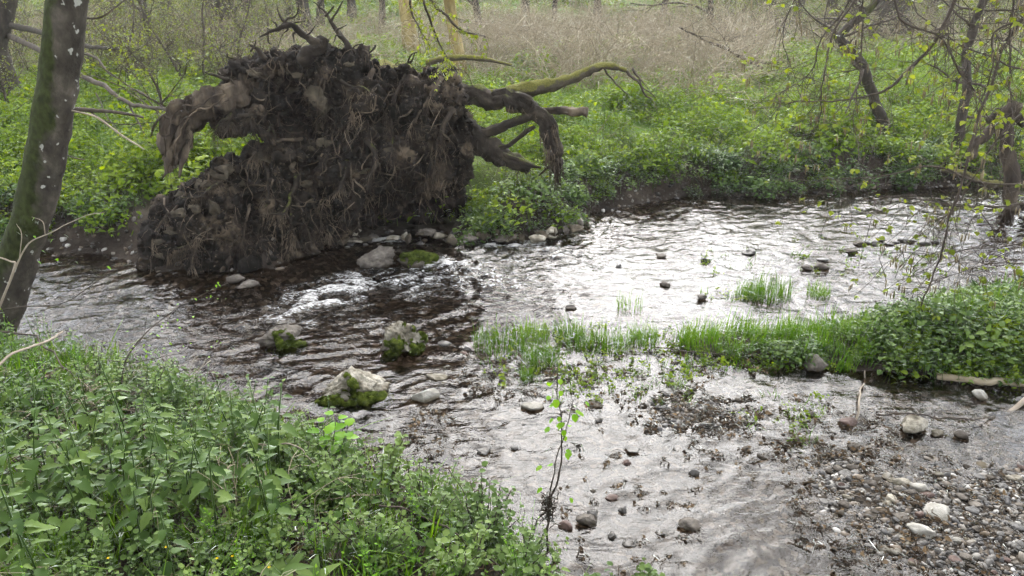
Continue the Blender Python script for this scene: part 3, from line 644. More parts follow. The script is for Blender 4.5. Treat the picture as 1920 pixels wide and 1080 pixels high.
disp = 0.15 * fbm(co, 2.2, 3, 0.5, 1.0) - 0.09 * np.clip(np.abs(fbm(co, 3.6, 2, 0.5, 7.0)) * -4 + 1, 0, 1) + 0.05 * (np.abs(fbm(co, 7.0, 3, 0.6, 5.0)) - 0.3) + 0.03 * fbm(co, 22.0, 2, 0.6, 9.0)
co2 = co + nr * disp[:, None]
lp = np.empty(len(me.loops), np.int32); me.loops.foreach_get("vertex_index", lp)
qf = lp.reshape(-1, 4)
soil_me = mesh_from("soil", co2 - np.array(PLATE.location), qf, [M['soil']], smooth=False)
soil = link("soil", soil_me, PLATE)
tri = np.concatenate([qf[:, :3], qf[:, [0, 2, 3]]])
BVH = BVHTree.FromPolygons([tuple(v) for v in co2], [tuple(int(i) for i in t) for t in tri])
def on_plate(px, py):
    d = Vector(ray(px, py)).normalized(); h = BVH.ray_cast(Vector((0, 0, CAM_H)), d)
    return (None, None) if h[0] is None else (np.array(h[0]), np.array(h[1]))

def root_part(pts, rad, mat='root', n=10, rough=0.35, wob=0.02, seed=0, name="root", parent=None, flat=1.0, label=None, per=6, ridge=0.3):
    P, R = spline([at(*p) for p in pts], rad, per)
    P = P + np.stack([fbm(P, 5.0, 2, 0.5, seed + 10.0 * k) for k in range(3)], 1) * wob
    V, F = tube(P, R, n, rough, 9.0, seed, flat, ridge)
    b = MB(); b.add(V, F); o = b.build(name, [M[mat]], PLATE if parent is None else parent)
    if label: o["label"] = label
    return P, R
SHAG = []      # (points, radius) of roots that carry hanging fibres
SHAG.append(root_part([(540, 150, 9.9), (480, 165, 9.35), (425, 185, 9.0), (372, 203, 8.9), (338, 232, 8.85), (322, 275, 8.82), (318, 322, 8.85)], [.1, .12, .125, .115, .125, .105, .025], 'rootwood', 40, 0.5, 0.05, 1, ridge=0.7, per=14, label="thick torn root arching down at the outer edge", flat=0.33))
SHAG.append(root_part([(840, 175, 9.3), (900, 182, 9.3), (960, 186, 9.25), (1005, 210, 9.2), (1028, 240, 9.15), (1040, 280, 9.15), (1046, 322, 9.2)], [.1, .095, .085, .08, .085, .07, .02], 'root', 22, 0.35, 0.05, 2, per=10, ridge=0.45, label="long bent root hanging over the green bank"))
root_part([(950, 200, 9.3), (1005, 206, 9.25), (1045, 205, 9.2), (1075, 206, 9.15), (1103, 209, 9.12)], [.05, .042, .038, .045, .052], 'rootwood', 14, 0.4, 0.02, 3, label="pale broken root stub with knobbly end")
root_part([(870, 250, 9.3), (920, 247, 9.25), (965, 228, 9.2), (1010, 212, 9.2)], [.05, .055, .05, .042], 'root', 12, 0.3, 0.02, 4)
SHAG.append(root_part([(860, 235, 9.3), (900, 268, 9.3), (945, 296, 9.3), (993, 318, 9.35)], [.14, .125, .1, .06], 'root', 20, 0.35, 0.04, 5, per=9, ridge=0.4))
root_part([(915, 285, 9.25), (960, 268, 9.2), (1000, 238, 9.15)], [.022, .025, .018], 'root', 8, 0.3, 0.03, 6)
root_part([(1030, 312, 9.2), (1010, 330, 9.25)], [.02, .008], 'root', 6, 0.3, 0.02, 7)
root_part([(1035, 310, 9.2), (1052, 348, 9.25)], [.02, .007], 'root', 6, 0.3, 0.02, 8)
root_part([(940, 290, 9.2), (985, 305, 9.1), (1015, 314, 9.1)], [.03, .025, .012], 'root', 8, 0.3, 0.02, 9)
root_part([(560, 118, 9.3), (590, 92, 9.3), (608, 72, 9.3)], [.075, .08, .06], 'root', 12, 0.5, 0.03, 10, label="mossy upper root")
root_part([(600, 82, 9.3), (570, 66, 9.25), (545, 48, 9.2), (520, 54, 9.15), (490, 72, 9.1)], [.045, .032, .025, .018, .007], 'root', 9, 0.4, 0.03, 11)
root_part([(530, 50, 9.17), (540, 38, 9.2), (556, 28, 9.2), (560, 5, 9.2)], [.02, .013, .009, .004], 'root', 7, 0.3, 0.02, 12)
root_part([(545, 46, 9.2), (528, 36, 9.2), (520, 8, 9.25)], [.02, .014, .005], 'root', 7, 0.3, 0.02, 13)
root_part([(655, 95, 9.3), (636, 66, 9.3), (620, 45, 9.3), (610, 25, 9.3), (585, 5, 9.3)], [.04, .026, .02, .012, .005], 'root', 9, 0.4, 0.03, 14)
root_part([(618, 42, 9.3), (632, 22, 9.3), (645, 0, 9.35)], [.02, .013, .005], 'root', 7, 0.3, 0.02, 15)
root_part([(500, 110, 9.3), (482, 92, 9.3), (466, 82, 9.3)], [.03, .02, .008], 'root', 7, 0.3, 0.02, 16)
root_part([(430, 150, 9.1), (405, 140, 9.05), (386, 136, 9.0)], [.025, .015, .006], 'root', 7, 0.3, 0.02, 17)
for k in range(4):                                                # thin roots running along the torn one
    o_ = rs.uniform(-14, 14); pth = [(470 + o_ * .3, 165 + o_), (425 + o_ * .5, 185 + o_), (372 + o_ * .8, 203 + o_ * .8), (338 + o_, 232 + o_ * .5), (322 + o_, 270 + rs.uniform(-20, 30))]
    root_part([(x, y, 8.72 + 0.02 * k) for x, y in pth[rs.randint(0, 2):]], np.linspace(.014, .005, 5)[-len(pth[0:]):][:5] if False else .008, 'rootlet', 6, 0.4, 0.06, 200 + k, ridge=0.0)
for k, (a_, b_) in enumerate([((575, 68), (590, 48)), ((560, 58), (552, 78)), ((535, 50), (528, 66)), ((510, 60), (500, 50)), ((505, 64), (512, 82)), ((630, 60), (650, 48)), ((638, 70), (622, 78)), ((612, 30), (625, 14)), ((600, 14), (604, -4)), ((548, 46), (570, 40)), ((520, 54), (508, 36)), ((660, 92), (680, 80)), ((470, 95), (478, 78)), ((440, 108), (428, 96)), ((770, 118), (776, 102)), ((768, 116), (786, 98)), ((690, 100), (700, 86))]):
    mx_ = ((a_[0] + b_[0]) / 2 + rs.normal(0, 4), (a_[1] + b_[1]) / 2 + rs.normal(0, 4))
    root_part([(*a_, 9.25), (*mx_, 9.22), (*b_, 9.2)], [.014, .01, .004], 'root', 6, 0.4, 0.03, 300 + k, ridge=0.0)
for k in range(8):                                                # torn splinters along the arching root
    x = rs.uniform(312, 350); y = rs.uniform(215, 265); L = rs.uniform(40, 75)
    root_part([(x + 8, y, 8.78), (x + rs.normal(0, 3), y + L * .5, 8.74), (x - 6 + rs.normal(0, 5), y + L, 8.76)], [.03, .034, .006], 'rootwood', 8, 0.3, 0.03, 400 + k, name="splinter", flat=0.3, ridge=0.4)
SURF = [[(425, 130), (440, 170), (436, 205), (420, 230)], [(470, 118), (478, 150), (465, 190), (470, 230), (485, 262)], [(440, 185), (432, 215), (415, 228), (405, 250)], [(575, 262), (520, 265), (490, 288), (470, 302)], [(450, 220), (475, 215), (505, 230), (520, 268)],
        [(600, 165), (612, 188), (606, 215)], [(585, 150), (575, 185), (560, 205)], [(510, 235), (500, 265), (480, 290)], [(640, 150), (690, 170), (720, 200), (735, 250)], [(700, 130), (680, 175), (660, 215), (655, 250)], [(560, 325), (548, 365), (530, 395), (505, 398)], [(500, 310), (505, 350), (500, 390)], [(365, 425), (372, 455), (362, 490)], [(372, 450), (340, 465), (315, 478)], [(760, 140), (740, 190), (735, 240), (740, 300)],
        [(830, 145), (800, 190), (770, 240)], [(850, 200), (830, 240), (815, 290), (820, 330)], [(585, 370), (600, 405), (620, 440)], [(560, 380), (575, 420), (590, 460)], [(650, 300), (640, 350), (600, 380)], [(690, 260), (705, 300), (690, 350), (700, 400)], [(470, 380), (462, 420), (455, 460)], [(545, 400), (550, 440), (540, 480)], [(430, 330), (405, 350), (380, 365), (340, 370)], [(350, 360), (330, 390), (300, 420), (285, 450)]]
for k, path in enumerate(SURF):                                   # thick roots lying on the plate's face
    pts = []
    for x, y in path:
        h, nrm = on_plate(x, y)
        if h is None: h = at(x, y, plate_y(x, y)); nrm = np.array([0, -1.0, 0])
        pts.append(h + np.array([0, -0.03, 0]) - ray(x, y) * 0.0)
    r0 = rs.uniform(.016, .036)
    P, R = spline(pts, np.linspace(r0, r0 * 0.35, len(pts)), 6)
    P = P + np.stack([fbm(P, 5.0, 2, 0.5, k + 10.0 * q) for q in range(3)], 1) * 0.03
    V, F = tube(P, R, 7, 0.4, 14.0, k); b = MB(); b.add(V, F); b.build("root", [M['root'] if k % 3 else M['rootwood']], PLATE)
    SHAG.append((P, R))
for k in range(120):                                               # middling roots wandering down the face
    x, y = rs.uniform(290, 880), rs.uniform(95, 440); a = rs.normal(1.57, 0.6); pts = []
    for i in range(5):
        h, nrm = on_plate(x, y)
        if h is not None: pts.append(h + nrm * rs.uniform(0.0, 0.05) + np.array([0, -0.02, 0]))
        a += rs.normal(0, 0.5); st_ = rs.uniform(9, 20); x += st_ * math.cos(a); y += st_ * math.sin(a)
    if len(pts) < 4: continue
    r0 = rs.uniform(.006, .014); P, R = spline(pts, np.linspace(r0, r0 * 0.4, len(pts)), 5)
    V, F = tube(P, R, 5, 0.4, 14.0, k); b = MB(); b.add(V, F); b.build("root", [M['rootlet']], PLATE)
# hanging fibres, too many to count
fb = MB()
def strand(p, d, length, r, seg=6, grav=0.5, curl=0.5):
    step = length / seg; pts = [p]; d = d / (np.linalg.norm(d) + 1e-9)
    for _ in range(seg):
        d = d + rs.normal(size=3) * curl * 0.5 + np.array([0, -0.05, -grav * 0.5]); d /= np.linalg.norm(d)
        q = pts[-1] + d * step
        pts.append(q)
    V, F = tube(pts, np.linspace(r, r * 0.3, seg + 1), 3); fb.add(V, F)
n_ok = 0
clus = [(rs.uniform(280, 890), rs.uniform(90, 490)) for _ in range(110)]
while n_ok < 1300:
    if rs.rand() < 0.7: c = clus[rs.randint(len(clus))]; x, y = rs.normal(c[0], 14), rs.normal(c[1], 9)
    else: x, y = rs.uniform(255, 905), rs.uniform(75, 505)
    h, nrm = on_plate(x, y)
    n_ok += 0.2
    if h is None: continue
    n_ok += 0.8
    big = rs.rand()
    strand(h - nrm * 0.01, nrm * 0.9 + rs.normal(size=3) * 0.5 + np.array([0, 0, -0.3]), rs.uniform(0.08, 0.3) if big < 0.85 else rs.uniform(0.3, 0.55), rs.uniform(0.0022, 0.005) if big < 0.85 else rs.uniform(0.005, 0.0095), 6, rs.uniform(0.1, 0.8))
for P, R in SHAG:
    for _ in range(70):
        i = rs.randint(len(P) // 3, len(P)); p = P[i] + rs.normal(size=3) * R[i] * 0.45
        strand(p, rs.normal(size=3) * 0.5 + np.array([0, -0.3, -0.6]), rs.uniform(0.08, 0.28), rs.uniform(0.002, 0.006), 5, 0.8)
for _ in range(260):                                             # shaggy tip of the long bent root
    i = rs.randint(int(len(SHAG[1][0]) * 0.62), len(SHAG[1][0])); p = SHAG[1][0][i] + rs.normal(size=3) * SHAG[1][1][i] * 0.6
    strand(p, np.array([rs.normal() * 0.3, rs.normal() * 0.3, -1.0]), rs.uniform(0.1, 0.36), rs.uniform(0.003, 0.007), 5, 0.9, 0.3)
for (x, y) in [(602, 175), (600, 170), (520, 250), (515, 255), (470, 225)]:      # fans of pale roots
    h, nrm = on_plate(x, y)
    if h is None: continue
    for a in np.linspace(-1.6, 1.3, 17): strand(h + np.array([0, -0.02, 0]), np.array([math.sin(a), -0.25, -math.cos(a)]), rs.uniform(0.15, 0.34), rs.uniform(0.005, 0.009), 6, 0.15, 0.35)
for _ in range(420):                                             # silhouette fuzz along the upper rim
    k = rs.randint(9, 24); t = rs.rand(); x, y = bp_[k] * (1 - t) + bp_[(k + 1) % len(bp_)] * t
    c = at(x, y + 5, plate_y(x, y) + rs.uniform(0.1, 0.5)); strand(c, np.array([rs.normal() * 0.6, -0.3, rs.uniform(-0.2, 0.9)]), rs.uniform(0.06, 0.26), rs.uniform(0.002, 0.006), 5, 0.3)
o = fb.build("hanging_rootlets", [M['rootlet']], PLATE); o["kind"] = "stuff"
# stones held in the plate
PST = [(418, 322, 52, 34), (402, 388, 24, 40), (592, 178, 52, 46), (604, 200, 40, 40), (545, 168, 40, 28), (478, 138, 34, 18), (470, 152, 30, 18), (440, 150, 18, 14), (612, 272, 70, 40), (566, 290, 30, 22), (585, 282, 30, 22), (548, 310, 20, 24), (690, 318, 60, 22), (730, 282, 30, 16), (335, 400, 36, 24), (320, 432, 34, 20), (300, 455, 30, 20), (365, 392, 30, 20), (345, 365, 36, 18), (470, 172, 40, 16), (640, 455, 30, 20), (520, 150, 22, 16), (655, 120, 24, 16), (560, 140, 26, 16), (700, 240, 26, 18), (500, 300, 26, 18), (450, 345, 24, 18), (380, 345, 36, 20), (575, 345, 26, 18), (300, 480, 22, 16)]
for k, (x, y, w, h) in enumerate(PST):
    p, nrm = on_plate(x, y)
    if p is None: continue
    s = np.linalg.norm(p - np.array([0, 0, CAM_H])) / F_PX
    V, F = rock_shape(700 + k, (w * s * .85, 0.6 * min(w, h) * s, h * s * .8), 3, 13, 0.16, 0.32)
    q = link("stone", mesh_from("stone", V @ rotx(rs.uniform(-.3, .3)).T, F, [M['plate_stone']]), PLATE); q.location = Vector(p + np.array([0, 0.0, 0])) - PLATE.location
# clods: loose lumps of earth standing proud of the face (uncountable)
cl = MB(); n_ok = 0
Vc, Fc = ICO[1]
while n_ok < 1500:
    x, y = rs.uniform(255, 900), rs.uniform(80, 508); h, nrm = on_plate(x, y); n_ok += 1
    if h is None: continue
    s = rs.choice([0.012, 0.02, 0.03, 0.045], p=[.4, .3, .2, .1]); cl.add(Vc * (s * rs.uniform(0.6, 1.3, 3)) * (1 + 0.35 * rs.normal(size=(len(Vc), 1))) + h, Fc)
o = cl.build("soil_clods", [M['soil']], PLATE, smooth=False); o["kind"] = "stuff"
# trunk lying behind the plate, and its mossy branch
P, R = spline([(at(712, 188, 10.1)), np.array([-1.6, 11.2, 1.6]), np.array([-2.2, 13.5, 1.35]), np.array([-3.2, 17.0, 1.15])], [.42, .36, .32, .26], 8)
V, F = tube(P, R, 22, 0.25, 4.0, 3.0, ridge=0.12); b = MB(); b.add(V, F); b.build("trunk", [M['moss_wood']], PLATE)
P, R = spline([np.array([-1.75, 11.9, 1.55]), at(790, 185, 11.6), at(890, 182, 11.2), at(985, 170, 11.0), at(1060, 150, 11.0), at(1130, 124, 11.0), at(1175, 132, 11.0)], [.1, .09, .085, .11, .075, .05, .03], 7)
P = P + np.stack([fbm(P, 3.0, 2, 0.5, 50 + 10.0 * q) for q in range(3)], 1) * 0.03
V, F = tube(P, R, 12, 0.5, 9.0, 4.0); b = MB(); b.add(V, F); mb_ = b.build("branch", [M['moss_wood']], PLATE); mb_["label"] = "yellow-green mossy branch reaching out behind the root plate"
for k, (pts, r0) in enumerate([([(1130, 124, 11.0), (1150, 150, 11.0), (1178, 180, 11.0)], .02), ([(1170, 132, 11.0), (1195, 152, 11.0), (1210, 178, 11.0), (1222, 186, 11.0)], .022), ([(1185, 128, 11.0), (1205, 160, 11.0), (1232, 184, 11.0)], .016), ([(1065, 150, 11.0), (1055, 165, 10.95)], .015), ([(1200, 150, 11.0), (1215, 165, 10.9)], .01)]):
    P, R = spline([at(*p) for p in pts], np.linspace(r0, r0 * .4, len(pts)), 5); P = P + np.stack([fbm(P, 6.0, 2, 0.5, k + 3.0 * q) for q in range(3)], 1) * 0.03
    V, F = tube(P, R, 6, 0.3, 9.0, k); b = MB(); b.add(V, F); b.build("twig", [M['twig']], PLATE)
P, R = spline([at(800, 118, 11.4), at(850, 108, 11.3), at(900, 110, 11.3), at(960, 122, 11.3)], [.05, .045, .035, .02], 6)
V, F = tube(P, R, 7, 0.3, 8.0, 6.0); b = MB(); b.add(V, F); b.build("branch", [M['moss_wood']], PLATE)
# ------------------------------------------------------------------ plants: prototypes and scattering
R_ = np.random.RandomState(23)
def scatter(name, P, rot, scl, idx, protos, label, cat):
    """one uncountable mass of plants: prototype meshes set out on points"""
    colp = bpy.data.collections.new(name + "_kinds")
    for k, me in enumerate(protos):
        colp.objects.link(bpy.data.objects.new("%s_kind_%02d" % (name, k), me))
    me = bpy.data.meshes.new(name); n = len(P)
    me.vertices.add(n); me.vertices.foreach_set("co", np.asarray(P, np.float32).ravel())
    a = me.attributes.new("rot", 'FLOAT_VECTOR', 'POINT'); a.data.foreach_set("vector", np.asarray(rot, np.float32).ravel())
    a = me.attributes.new("scl", 'FLOAT', 'POINT'); a.data.foreach_set("value", np.asarray(scl, np.float32))
    a = me.attributes.new("idx", 'INT', 'POINT'); a.data.foreach_set("value", np.asarray(idx, np.int32))
    ng = bpy.data.node_groups.new(name, 'GeometryNodeTree')
    ng.interface.new_socket("Geometry", in_out='INPUT', socket_type='NodeSocketGeometry')
    ng.interface.new_socket("Geometry", in_out='OUTPUT', socket_type='NodeSocketGeometry')
    N, L = ng.nodes, ng.links
    gi, go = N.new("NodeGroupInput"), N.new("NodeGroupOutput")
    ci = N.new("GeometryNodeCollectionInfo"); ci.inputs["Collection"].default_value = colp
    ci.inputs["Separate Children"].default_value = True; ci.inputs["Reset Children"].default_value = True
    ip = N.new("GeometryNodeInstanceOnPoints"); ip.inputs["Pick Instance"].default_value = True
    def attr(nm, ty):
        q = N.new("GeometryNodeInputNamedAttribute"); q.data_type = ty; q.inputs["Name"].default_value = nm; return q.outputs["Attribute"]
    e2r = N.new("FunctionNodeEulerToRotation")
    L.new(attr("rot", 'FLOAT_VECTOR'), e2r.inputs[0]); L.new(e2r.outputs[0], ip.inputs["Rotation"])
    L.new(attr("scl", 'FLOAT'), ip.inputs["Scale"]); L.new(attr("idx", 'INT'), ip.inputs["Instance Index"])
    L.new(gi.outputs[0], ip.inputs["Points"]); L.new(ci.outputs[0], ip.inputs["Instance"]); L.new(ip.outputs[0], go.inputs[0])
    o = link(name, me); m = o.modifiers.new("plants", 'NODES'); m.node_group = ng
    return tag(o, label, cat, kind="stuff")
def rnd_rot(n, tilt=0.15): return np.stack([R_.normal(0, tilt, n), R_.normal(0, tilt, n), R_.uniform(0, 6.283, n)], 1)

LEAF_N = leaf(1, 0.54, 9, 0.16, 0.3, 0.35)           # serrated nettle leaf
LEAF_M = leaf(1, 0.6, 4, 0.0, 0.3, 0.3)              # simple ovate
LEAF_R = leaf(1, 0.95, 5, 0.12, 0.22, 0.15, 'heart')   # roundish scalloped
LEAF_H = leaf(1, 0.85, 7, 0.12, 0.2, 0.25, 'heart')   # hazel / lime
def nettle_layout(h, rs):
    """stem points and leaf placements (scale, yaw, pitch, position) of one nettle"""
    lean = rs.normal(0, 0.10, 2); k = 6
    st = np.array([[lean[0] * t * t * h * 1.5, lean[1] * t * t * h * 1.5, h * t] for t in np.linspace(0, 1, k)])
    lv = max(4, int(h / 0.06)); y0 = rs.uniform(0, 6.28); out = []
    for i in range(lv):
        t = 0.22 + 0.78 * i / (lv - 1)
        p = np.array([np.interp(t, np.linspace(0, 1, k), st[:, j]) for j in range(3)])
        L = (0.078 * (1 - 0.72 * max(0, (t - 0.5) / 0.5) ** 1.3)) * (0.65 + 0.35 * min(1, t / 0.4)) * rs.uniform(0.85, 1.15)
        for q in (0, 1):
            yaw = y0 + i * math.pi / 2 + q * math.pi + rs.normal(0, 0.2)
            pit = -0.15 + 0.85 * max(0, t - 0.55) + rs.normal(0, 0.15)
            pet = 0.25 * L * np.array([math.cos(yaw), math.sin(yaw), 0.2])
            out.append((L, yaw, pit, p + pet, t))
    return st, out
def nettle_mesh(seed, h):
    rs = np.random.RandomState(seed); st, lv = nettle_layout(h, rs); b = MB()
    V, F = tube(st, np.linspace(0.004, 0.002, len(st)), 4); b.add(V, F, 0, 0.35)
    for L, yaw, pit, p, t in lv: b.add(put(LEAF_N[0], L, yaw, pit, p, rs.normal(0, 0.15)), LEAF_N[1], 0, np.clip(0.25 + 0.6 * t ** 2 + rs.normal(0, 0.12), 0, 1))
    return b.mesh("nettle_shoot", [M['nettle']])
def ivy_mesh(seed, r=0.14, n=46, h=0.16, mat='ivy', L0=0.025, kind=None, upr=0.0):
    rs = np.random.RandomState(seed); b = MB(); lf = kind or LEAF_R
    for k in range(max(3, n // 7)):
        a, q = rs.uniform(0, 6.28), r * math.sqrt(rs.rand()); p0 = np.array([q * math.cos(a), q * math.sin(a), 0])
        top = p0 + np.array([rs.normal(0, 0.04), rs.normal(0, 0.04), h * rs.uniform(0.55, 1.15)])
        pts = np.array([p0 * (1 - t) + top * t + np.array([0.015 * math.sin(5 * t + k), 0, 0]) for t in np.linspace(0, 1, 4)])
        V, F = tube(pts, np.linspace(0.002, 0.0012, 4), 3); b.add(V, F, 0, 0.3)
        for i in range(7):
            t = 0.25 + 0.75 * i / 6; p = p0 * (1 - t) + top * t; yaw = i * 1.57 + k + rs.normal(0, 0.4); L = L0 * rs.uniform(0.7, 1.3) * (1.15 - 0.5 * t)
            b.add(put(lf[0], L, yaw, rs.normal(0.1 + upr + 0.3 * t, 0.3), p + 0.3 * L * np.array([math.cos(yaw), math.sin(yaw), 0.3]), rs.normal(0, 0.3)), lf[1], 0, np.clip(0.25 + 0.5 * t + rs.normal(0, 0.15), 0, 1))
    return b.mesh("herb_shoots", [M[mat]])
def grass_mesh(seed, r, n, h, w=0.004, lean=0.35, mat='grass'):
    rs = np.random.RandomState(seed); b = MB()
    for _ in range(n):
        a, q = rs.uniform(0, 6.28), r * math.sqrt(rs.rand()); p0 = np.array([q * math.cos(a), q * math.sin(a), -0.01])
        H = h * rs.uniform(0.3, 1.2); ya = rs.uniform(0, 6.28); d = np.array([math.cos(ya), math.sin(ya), 0]); ln = abs(rs.normal(0, lean))
        t = np.linspace(0, 1, 5)[:, None]
        mid = p0 + d * (ln * H * t ** 2) + np.array([0, 0, 1.0]) * (H * (t - 0.35 * ln * t ** 2))
        sd_ = np.cross(d, [0, 0, 1.0]); wd = w * rs.uniform(0.7, 1.3) * (1 - t ** 2 * 0.97)
        V = np.concatenate([mid - sd_ * wd, mid + sd_ * wd]); F = [[i, i + 1, 6 + i, 5 + i] for i in range(4)]
        b.add(V, F, 0, np.clip(np.concatenate([np.linspace(0.1, 0.7, 5)] * 2) + rs.normal(0, 0.15), 0, 1))
    return b.mesh("grass_clump", [M[mat]])
def carpet_mesh(seed, r=0.3, n=110, h=0.3, L0=0.06, mat='meadow'):
    """a patch of low leafy herbs seen from some distance"""
    rs = np.random.RandomState(seed); b = MB()
    for k in range(n):
        a, q = rs.uniform(0, 6.28), r * math.sqrt(rs.rand()); hh = h * (1 - 0.5 * (q / r) ** 2) * rs.uniform(0.35, 1.1)
        p = np.array([q * math.cos(a), q * math.sin(a), hh]); yaw = rs.uniform(0, 6.28)
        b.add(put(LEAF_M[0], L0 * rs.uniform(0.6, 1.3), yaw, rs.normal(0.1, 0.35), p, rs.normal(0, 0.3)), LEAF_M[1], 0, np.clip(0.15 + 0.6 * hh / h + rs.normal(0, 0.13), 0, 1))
    for k in range(n // 12):
        a, q = rs.uniform(0, 6.28), r * math.sqrt(rs.rand()); p = np.array([q * math.cos(a), q * math.sin(a), 0])
        V, F = tube([p, p + np.array([rs.normal(0, .03), rs.normal(0, .03), h * 0.9])], [0.003, 0.002], 3); b.add(V, F, 0, 0.2)
    return b.mesh("herb_patch", [M[mat]])
def brush_mesh(seed, n=26, h=1.2, spread=0.55, r=0.3, mat='dry', thick=1.0):
    rs = np.random.RandomState(seed); b = MB()
    for k in range(n):
        a, q = rs.uniform(0, 6.28), r * math.sqrt(rs.rand()); p = np.array([q * math.cos(a), q * math.sin(a), 0]); d = np.array([rs.normal(0, spread), rs.normal(0, spread), 1.0]); d /= np.linalg.norm(d)
        H = h * rs.uniform(0.5, 1.2); pts = [p]; tn = np.clip(rs.normal(0.5, 0.22), 0, 1); rad = rs.uniform(0.003, 0.006) * thick
        for i in range(5):
            d = d + rs.normal(0, 0.13, 3) - np.array([0, 0, 0.2 * i * rs.rand()]); d /= np.linalg.norm(d); pts.append(pts[-1] + d * H / 5)
        V, F = tube(pts, np.linspace(rad, rad * 0.4, 6), 3); b.add(V, F, 0, tn)
        for i in range(3):
            j = rs.randint(2, 5); d2 = d + rs.normal(0, 0.6, 3); d2 /= np.linalg.norm(d2)
            V, F = tube([pts[j], pts[j] + d2 * H * 0.15, pts[j] + d2 * H * 0.28 - np.array([0, 0, 0.03])], [rad * .6, rad * .45, rad * .25], 3); b.add(V, F, 0, tn)
    return b.mesh("dead_stalks", [M[mat]])

def land_points(n, x0, x1, y0, y1, cond, rs=R_):
    """random points on the land where cond(x, y, px, py, dwater, dspit) holds"""
    x, y = rs.uniform(x0, x1, n), rs.uniform(y0, y1, n); z = height(x, y)
    P = np.stack([x, y, z], 1); px, py = proj(P)
    m = cond(x, y, px, py, sdf_poly(WATER_P, x, y), sdf_poly(SPIT, x, y))
    return P[m], px[m], py[m]
inview = lambda px, py, mx=260: (px > -mx) & (px < 1920 + mx) & (py < 1250)
nearbank = lambda x, y: (y < 0.08 * x + 7.8)

# --- near bank -------------------------------------------------------
NET = [nettle_mesh(50 + k, 0.24 + 0.05 * (k % 5)) for k in range(9)]
P, px, py = land_points(5200, -6.5, 2.2, 1.2, 7.0, lambda x, y, px, py, d, s: (d > 0.03) & inview(px, py) & nearbank(x, y) & (d < 4.2))
keep = (R_.rand(len(P)) < np.where(px < 520, 0.75, 0.25) * np.clip(0.6 + 2.2 * fbm2(P[:, 0], P[:, 1], 1.4, 2, 3.3), 0.03, 1)); P = P[keep]
BIG = 110                                                     # the plants in front are things of their own, see below
near_i = np.argsort(np.linalg.norm(P - np.array([0, 0, CAM_H]), axis=1)); pxx, pyy = proj(P)
cand = [i for i in near_i if 0 < pxx[i] < 560 and 760 < pyy[i] < 1130][:BIG]
rest = np.setdiff1d(np.arange(len(P)), cand); NETTLES = P[cand]; P = P[rest]
scatter("nettles", P, rnd_rot(len(P), 0.13), R_.uniform(0.7, 1.15, len(P)), R_.randint(0, 9, len(P)), NET, "mass of green nettles covering the near bank", "nettles")
IVY = [ivy_mesh(80 + k, 0.13, 46, 0.13 + 0.03 * (k % 4)) for k in range(8)]
P, px, py = land_points(5200, -6.5, 2.2, 1.2, 7.0, lambda x, y, px, py, d, s: (d > -0.12) & inview(px, py) & nearbank(x, y) & (d < 4.2))
keep = R_.rand(len(P)) < np.clip(0.6 + 2.0 * fbm2(P[:, 0], P[:, 1], 1.7, 2, 6.3), 0.06, 1); P = P[keep]
scatter("ground_ivy", P, rnd_rot(len(P), 0.2), R_.uniform(0.7, 1.3, len(P)), R_.randint(0, 8, len(P)), IVY, "low small-leaved herbs carpeting the near bank", "herbs")
GR = [grass_mesh(120 + k, 0.07, 26, 0.26, 0.0045, 0.6) for k in range(5)]
P, px, py = land_points(2400, -6.5, 2.2, 1.2, 7.0, lambda x, y, px, py, d, s: (d > -0.1) & inview(px, py) & nearbank(x, y) & ((d < 0.3) & (px < 720) & (px > 330) | (R_.rand(len(x)) < 0.3)))
scatter("bank_grass", P, rnd_rot(len(P), 0.15), R_.uniform(0.7, 1.2, len(P)), R_.randint(0, 5, len(P)), GR, "long grass at the water edge of the near bank", "grass")

DS = [brush_mesh(260 + k, 5, 0.42, 0.7, 0.12, 'dry', 0.55) for k in range(4)]
P, px, py = land_points(420, -6.5, 2.2, 1.2, 7.0, lambda x, y, px, py, d, s: (d > 0.0) & inview(px, py) & nearbank(x, y) & (d < 4))
scatter("dead_stems", P, rnd_rot(len(P), 0.35), R_.uniform(0.6, 1.2, len(P)), R_.randint(0, 4, len(P)), DS, "thin dead stems standing among the nettles of the near bank", "stems")

CLV = [ivy_mesh(270 + k, 0.05, 28, 0.34 + 0.05 * k, 'fresh', 0.026, LEAF_M, 0.2) for k in range(4)]
P, px, py = land_points(520, -6.5, 2.2, 1.2, 7.0, lambda x, y, px, py, d, s: (d > 0.0) & inview(px, py) & nearbank(x, y) & (d < 4) & (fbm2(x, y, 1.1, 2, 8.8) > -0.1))
scatter("bright_shoots", P, rnd_rot(len(P), 0.2), R_.uniform(0.5, 1.0, len(P)), R_.randint(0, 4, len(P)), CLV, "slender bright green shoots rising through the herbs of the near bank", "herbs")

# --- far bank, spit, meadow ------------------------------------------
CAR = [carpet_mesh(140 + k, 0.3, 120, 0.26 + 0.05 * (k % 4), 0.055 + 0.008 * (k % 3)) for k in range(8)]
def dens(x, y): return fbm2(x, y, 0.55, 3, 2.2)
P, px, py = land_points(5200, -13, 15, 8, 26, lambda x, y, px, py, d, s: (d > 0.12) & inview(px, py) & ~nearbank(x, y) & (np.hypot(x - 0, y) < 26) & ~((px > 250) & (px < 900) & (y < 10.5) & (d < 0.9)) & ~((px > 1130) & (px < 1250) & (d < 0.22)) & ~((px > 70) & (px < 262) & (d < 0.2)) & ((y < 17) | (R_.rand(len(x)) < 0.55)))
scatter("meadow_herbs", P, rnd_rot(len(P), 0.12), R_.uniform(0.65, 1.3, len(P)) * np.clip(1 + 0.75 * dens(P[:, 0] * 1.7, P[:, 1] * 1.7), 0.5, 1.75), R_.randint(0, 8, len(P)), CAR, "bright green carpet of leafy herbs on the far bank and meadow", "herbs")
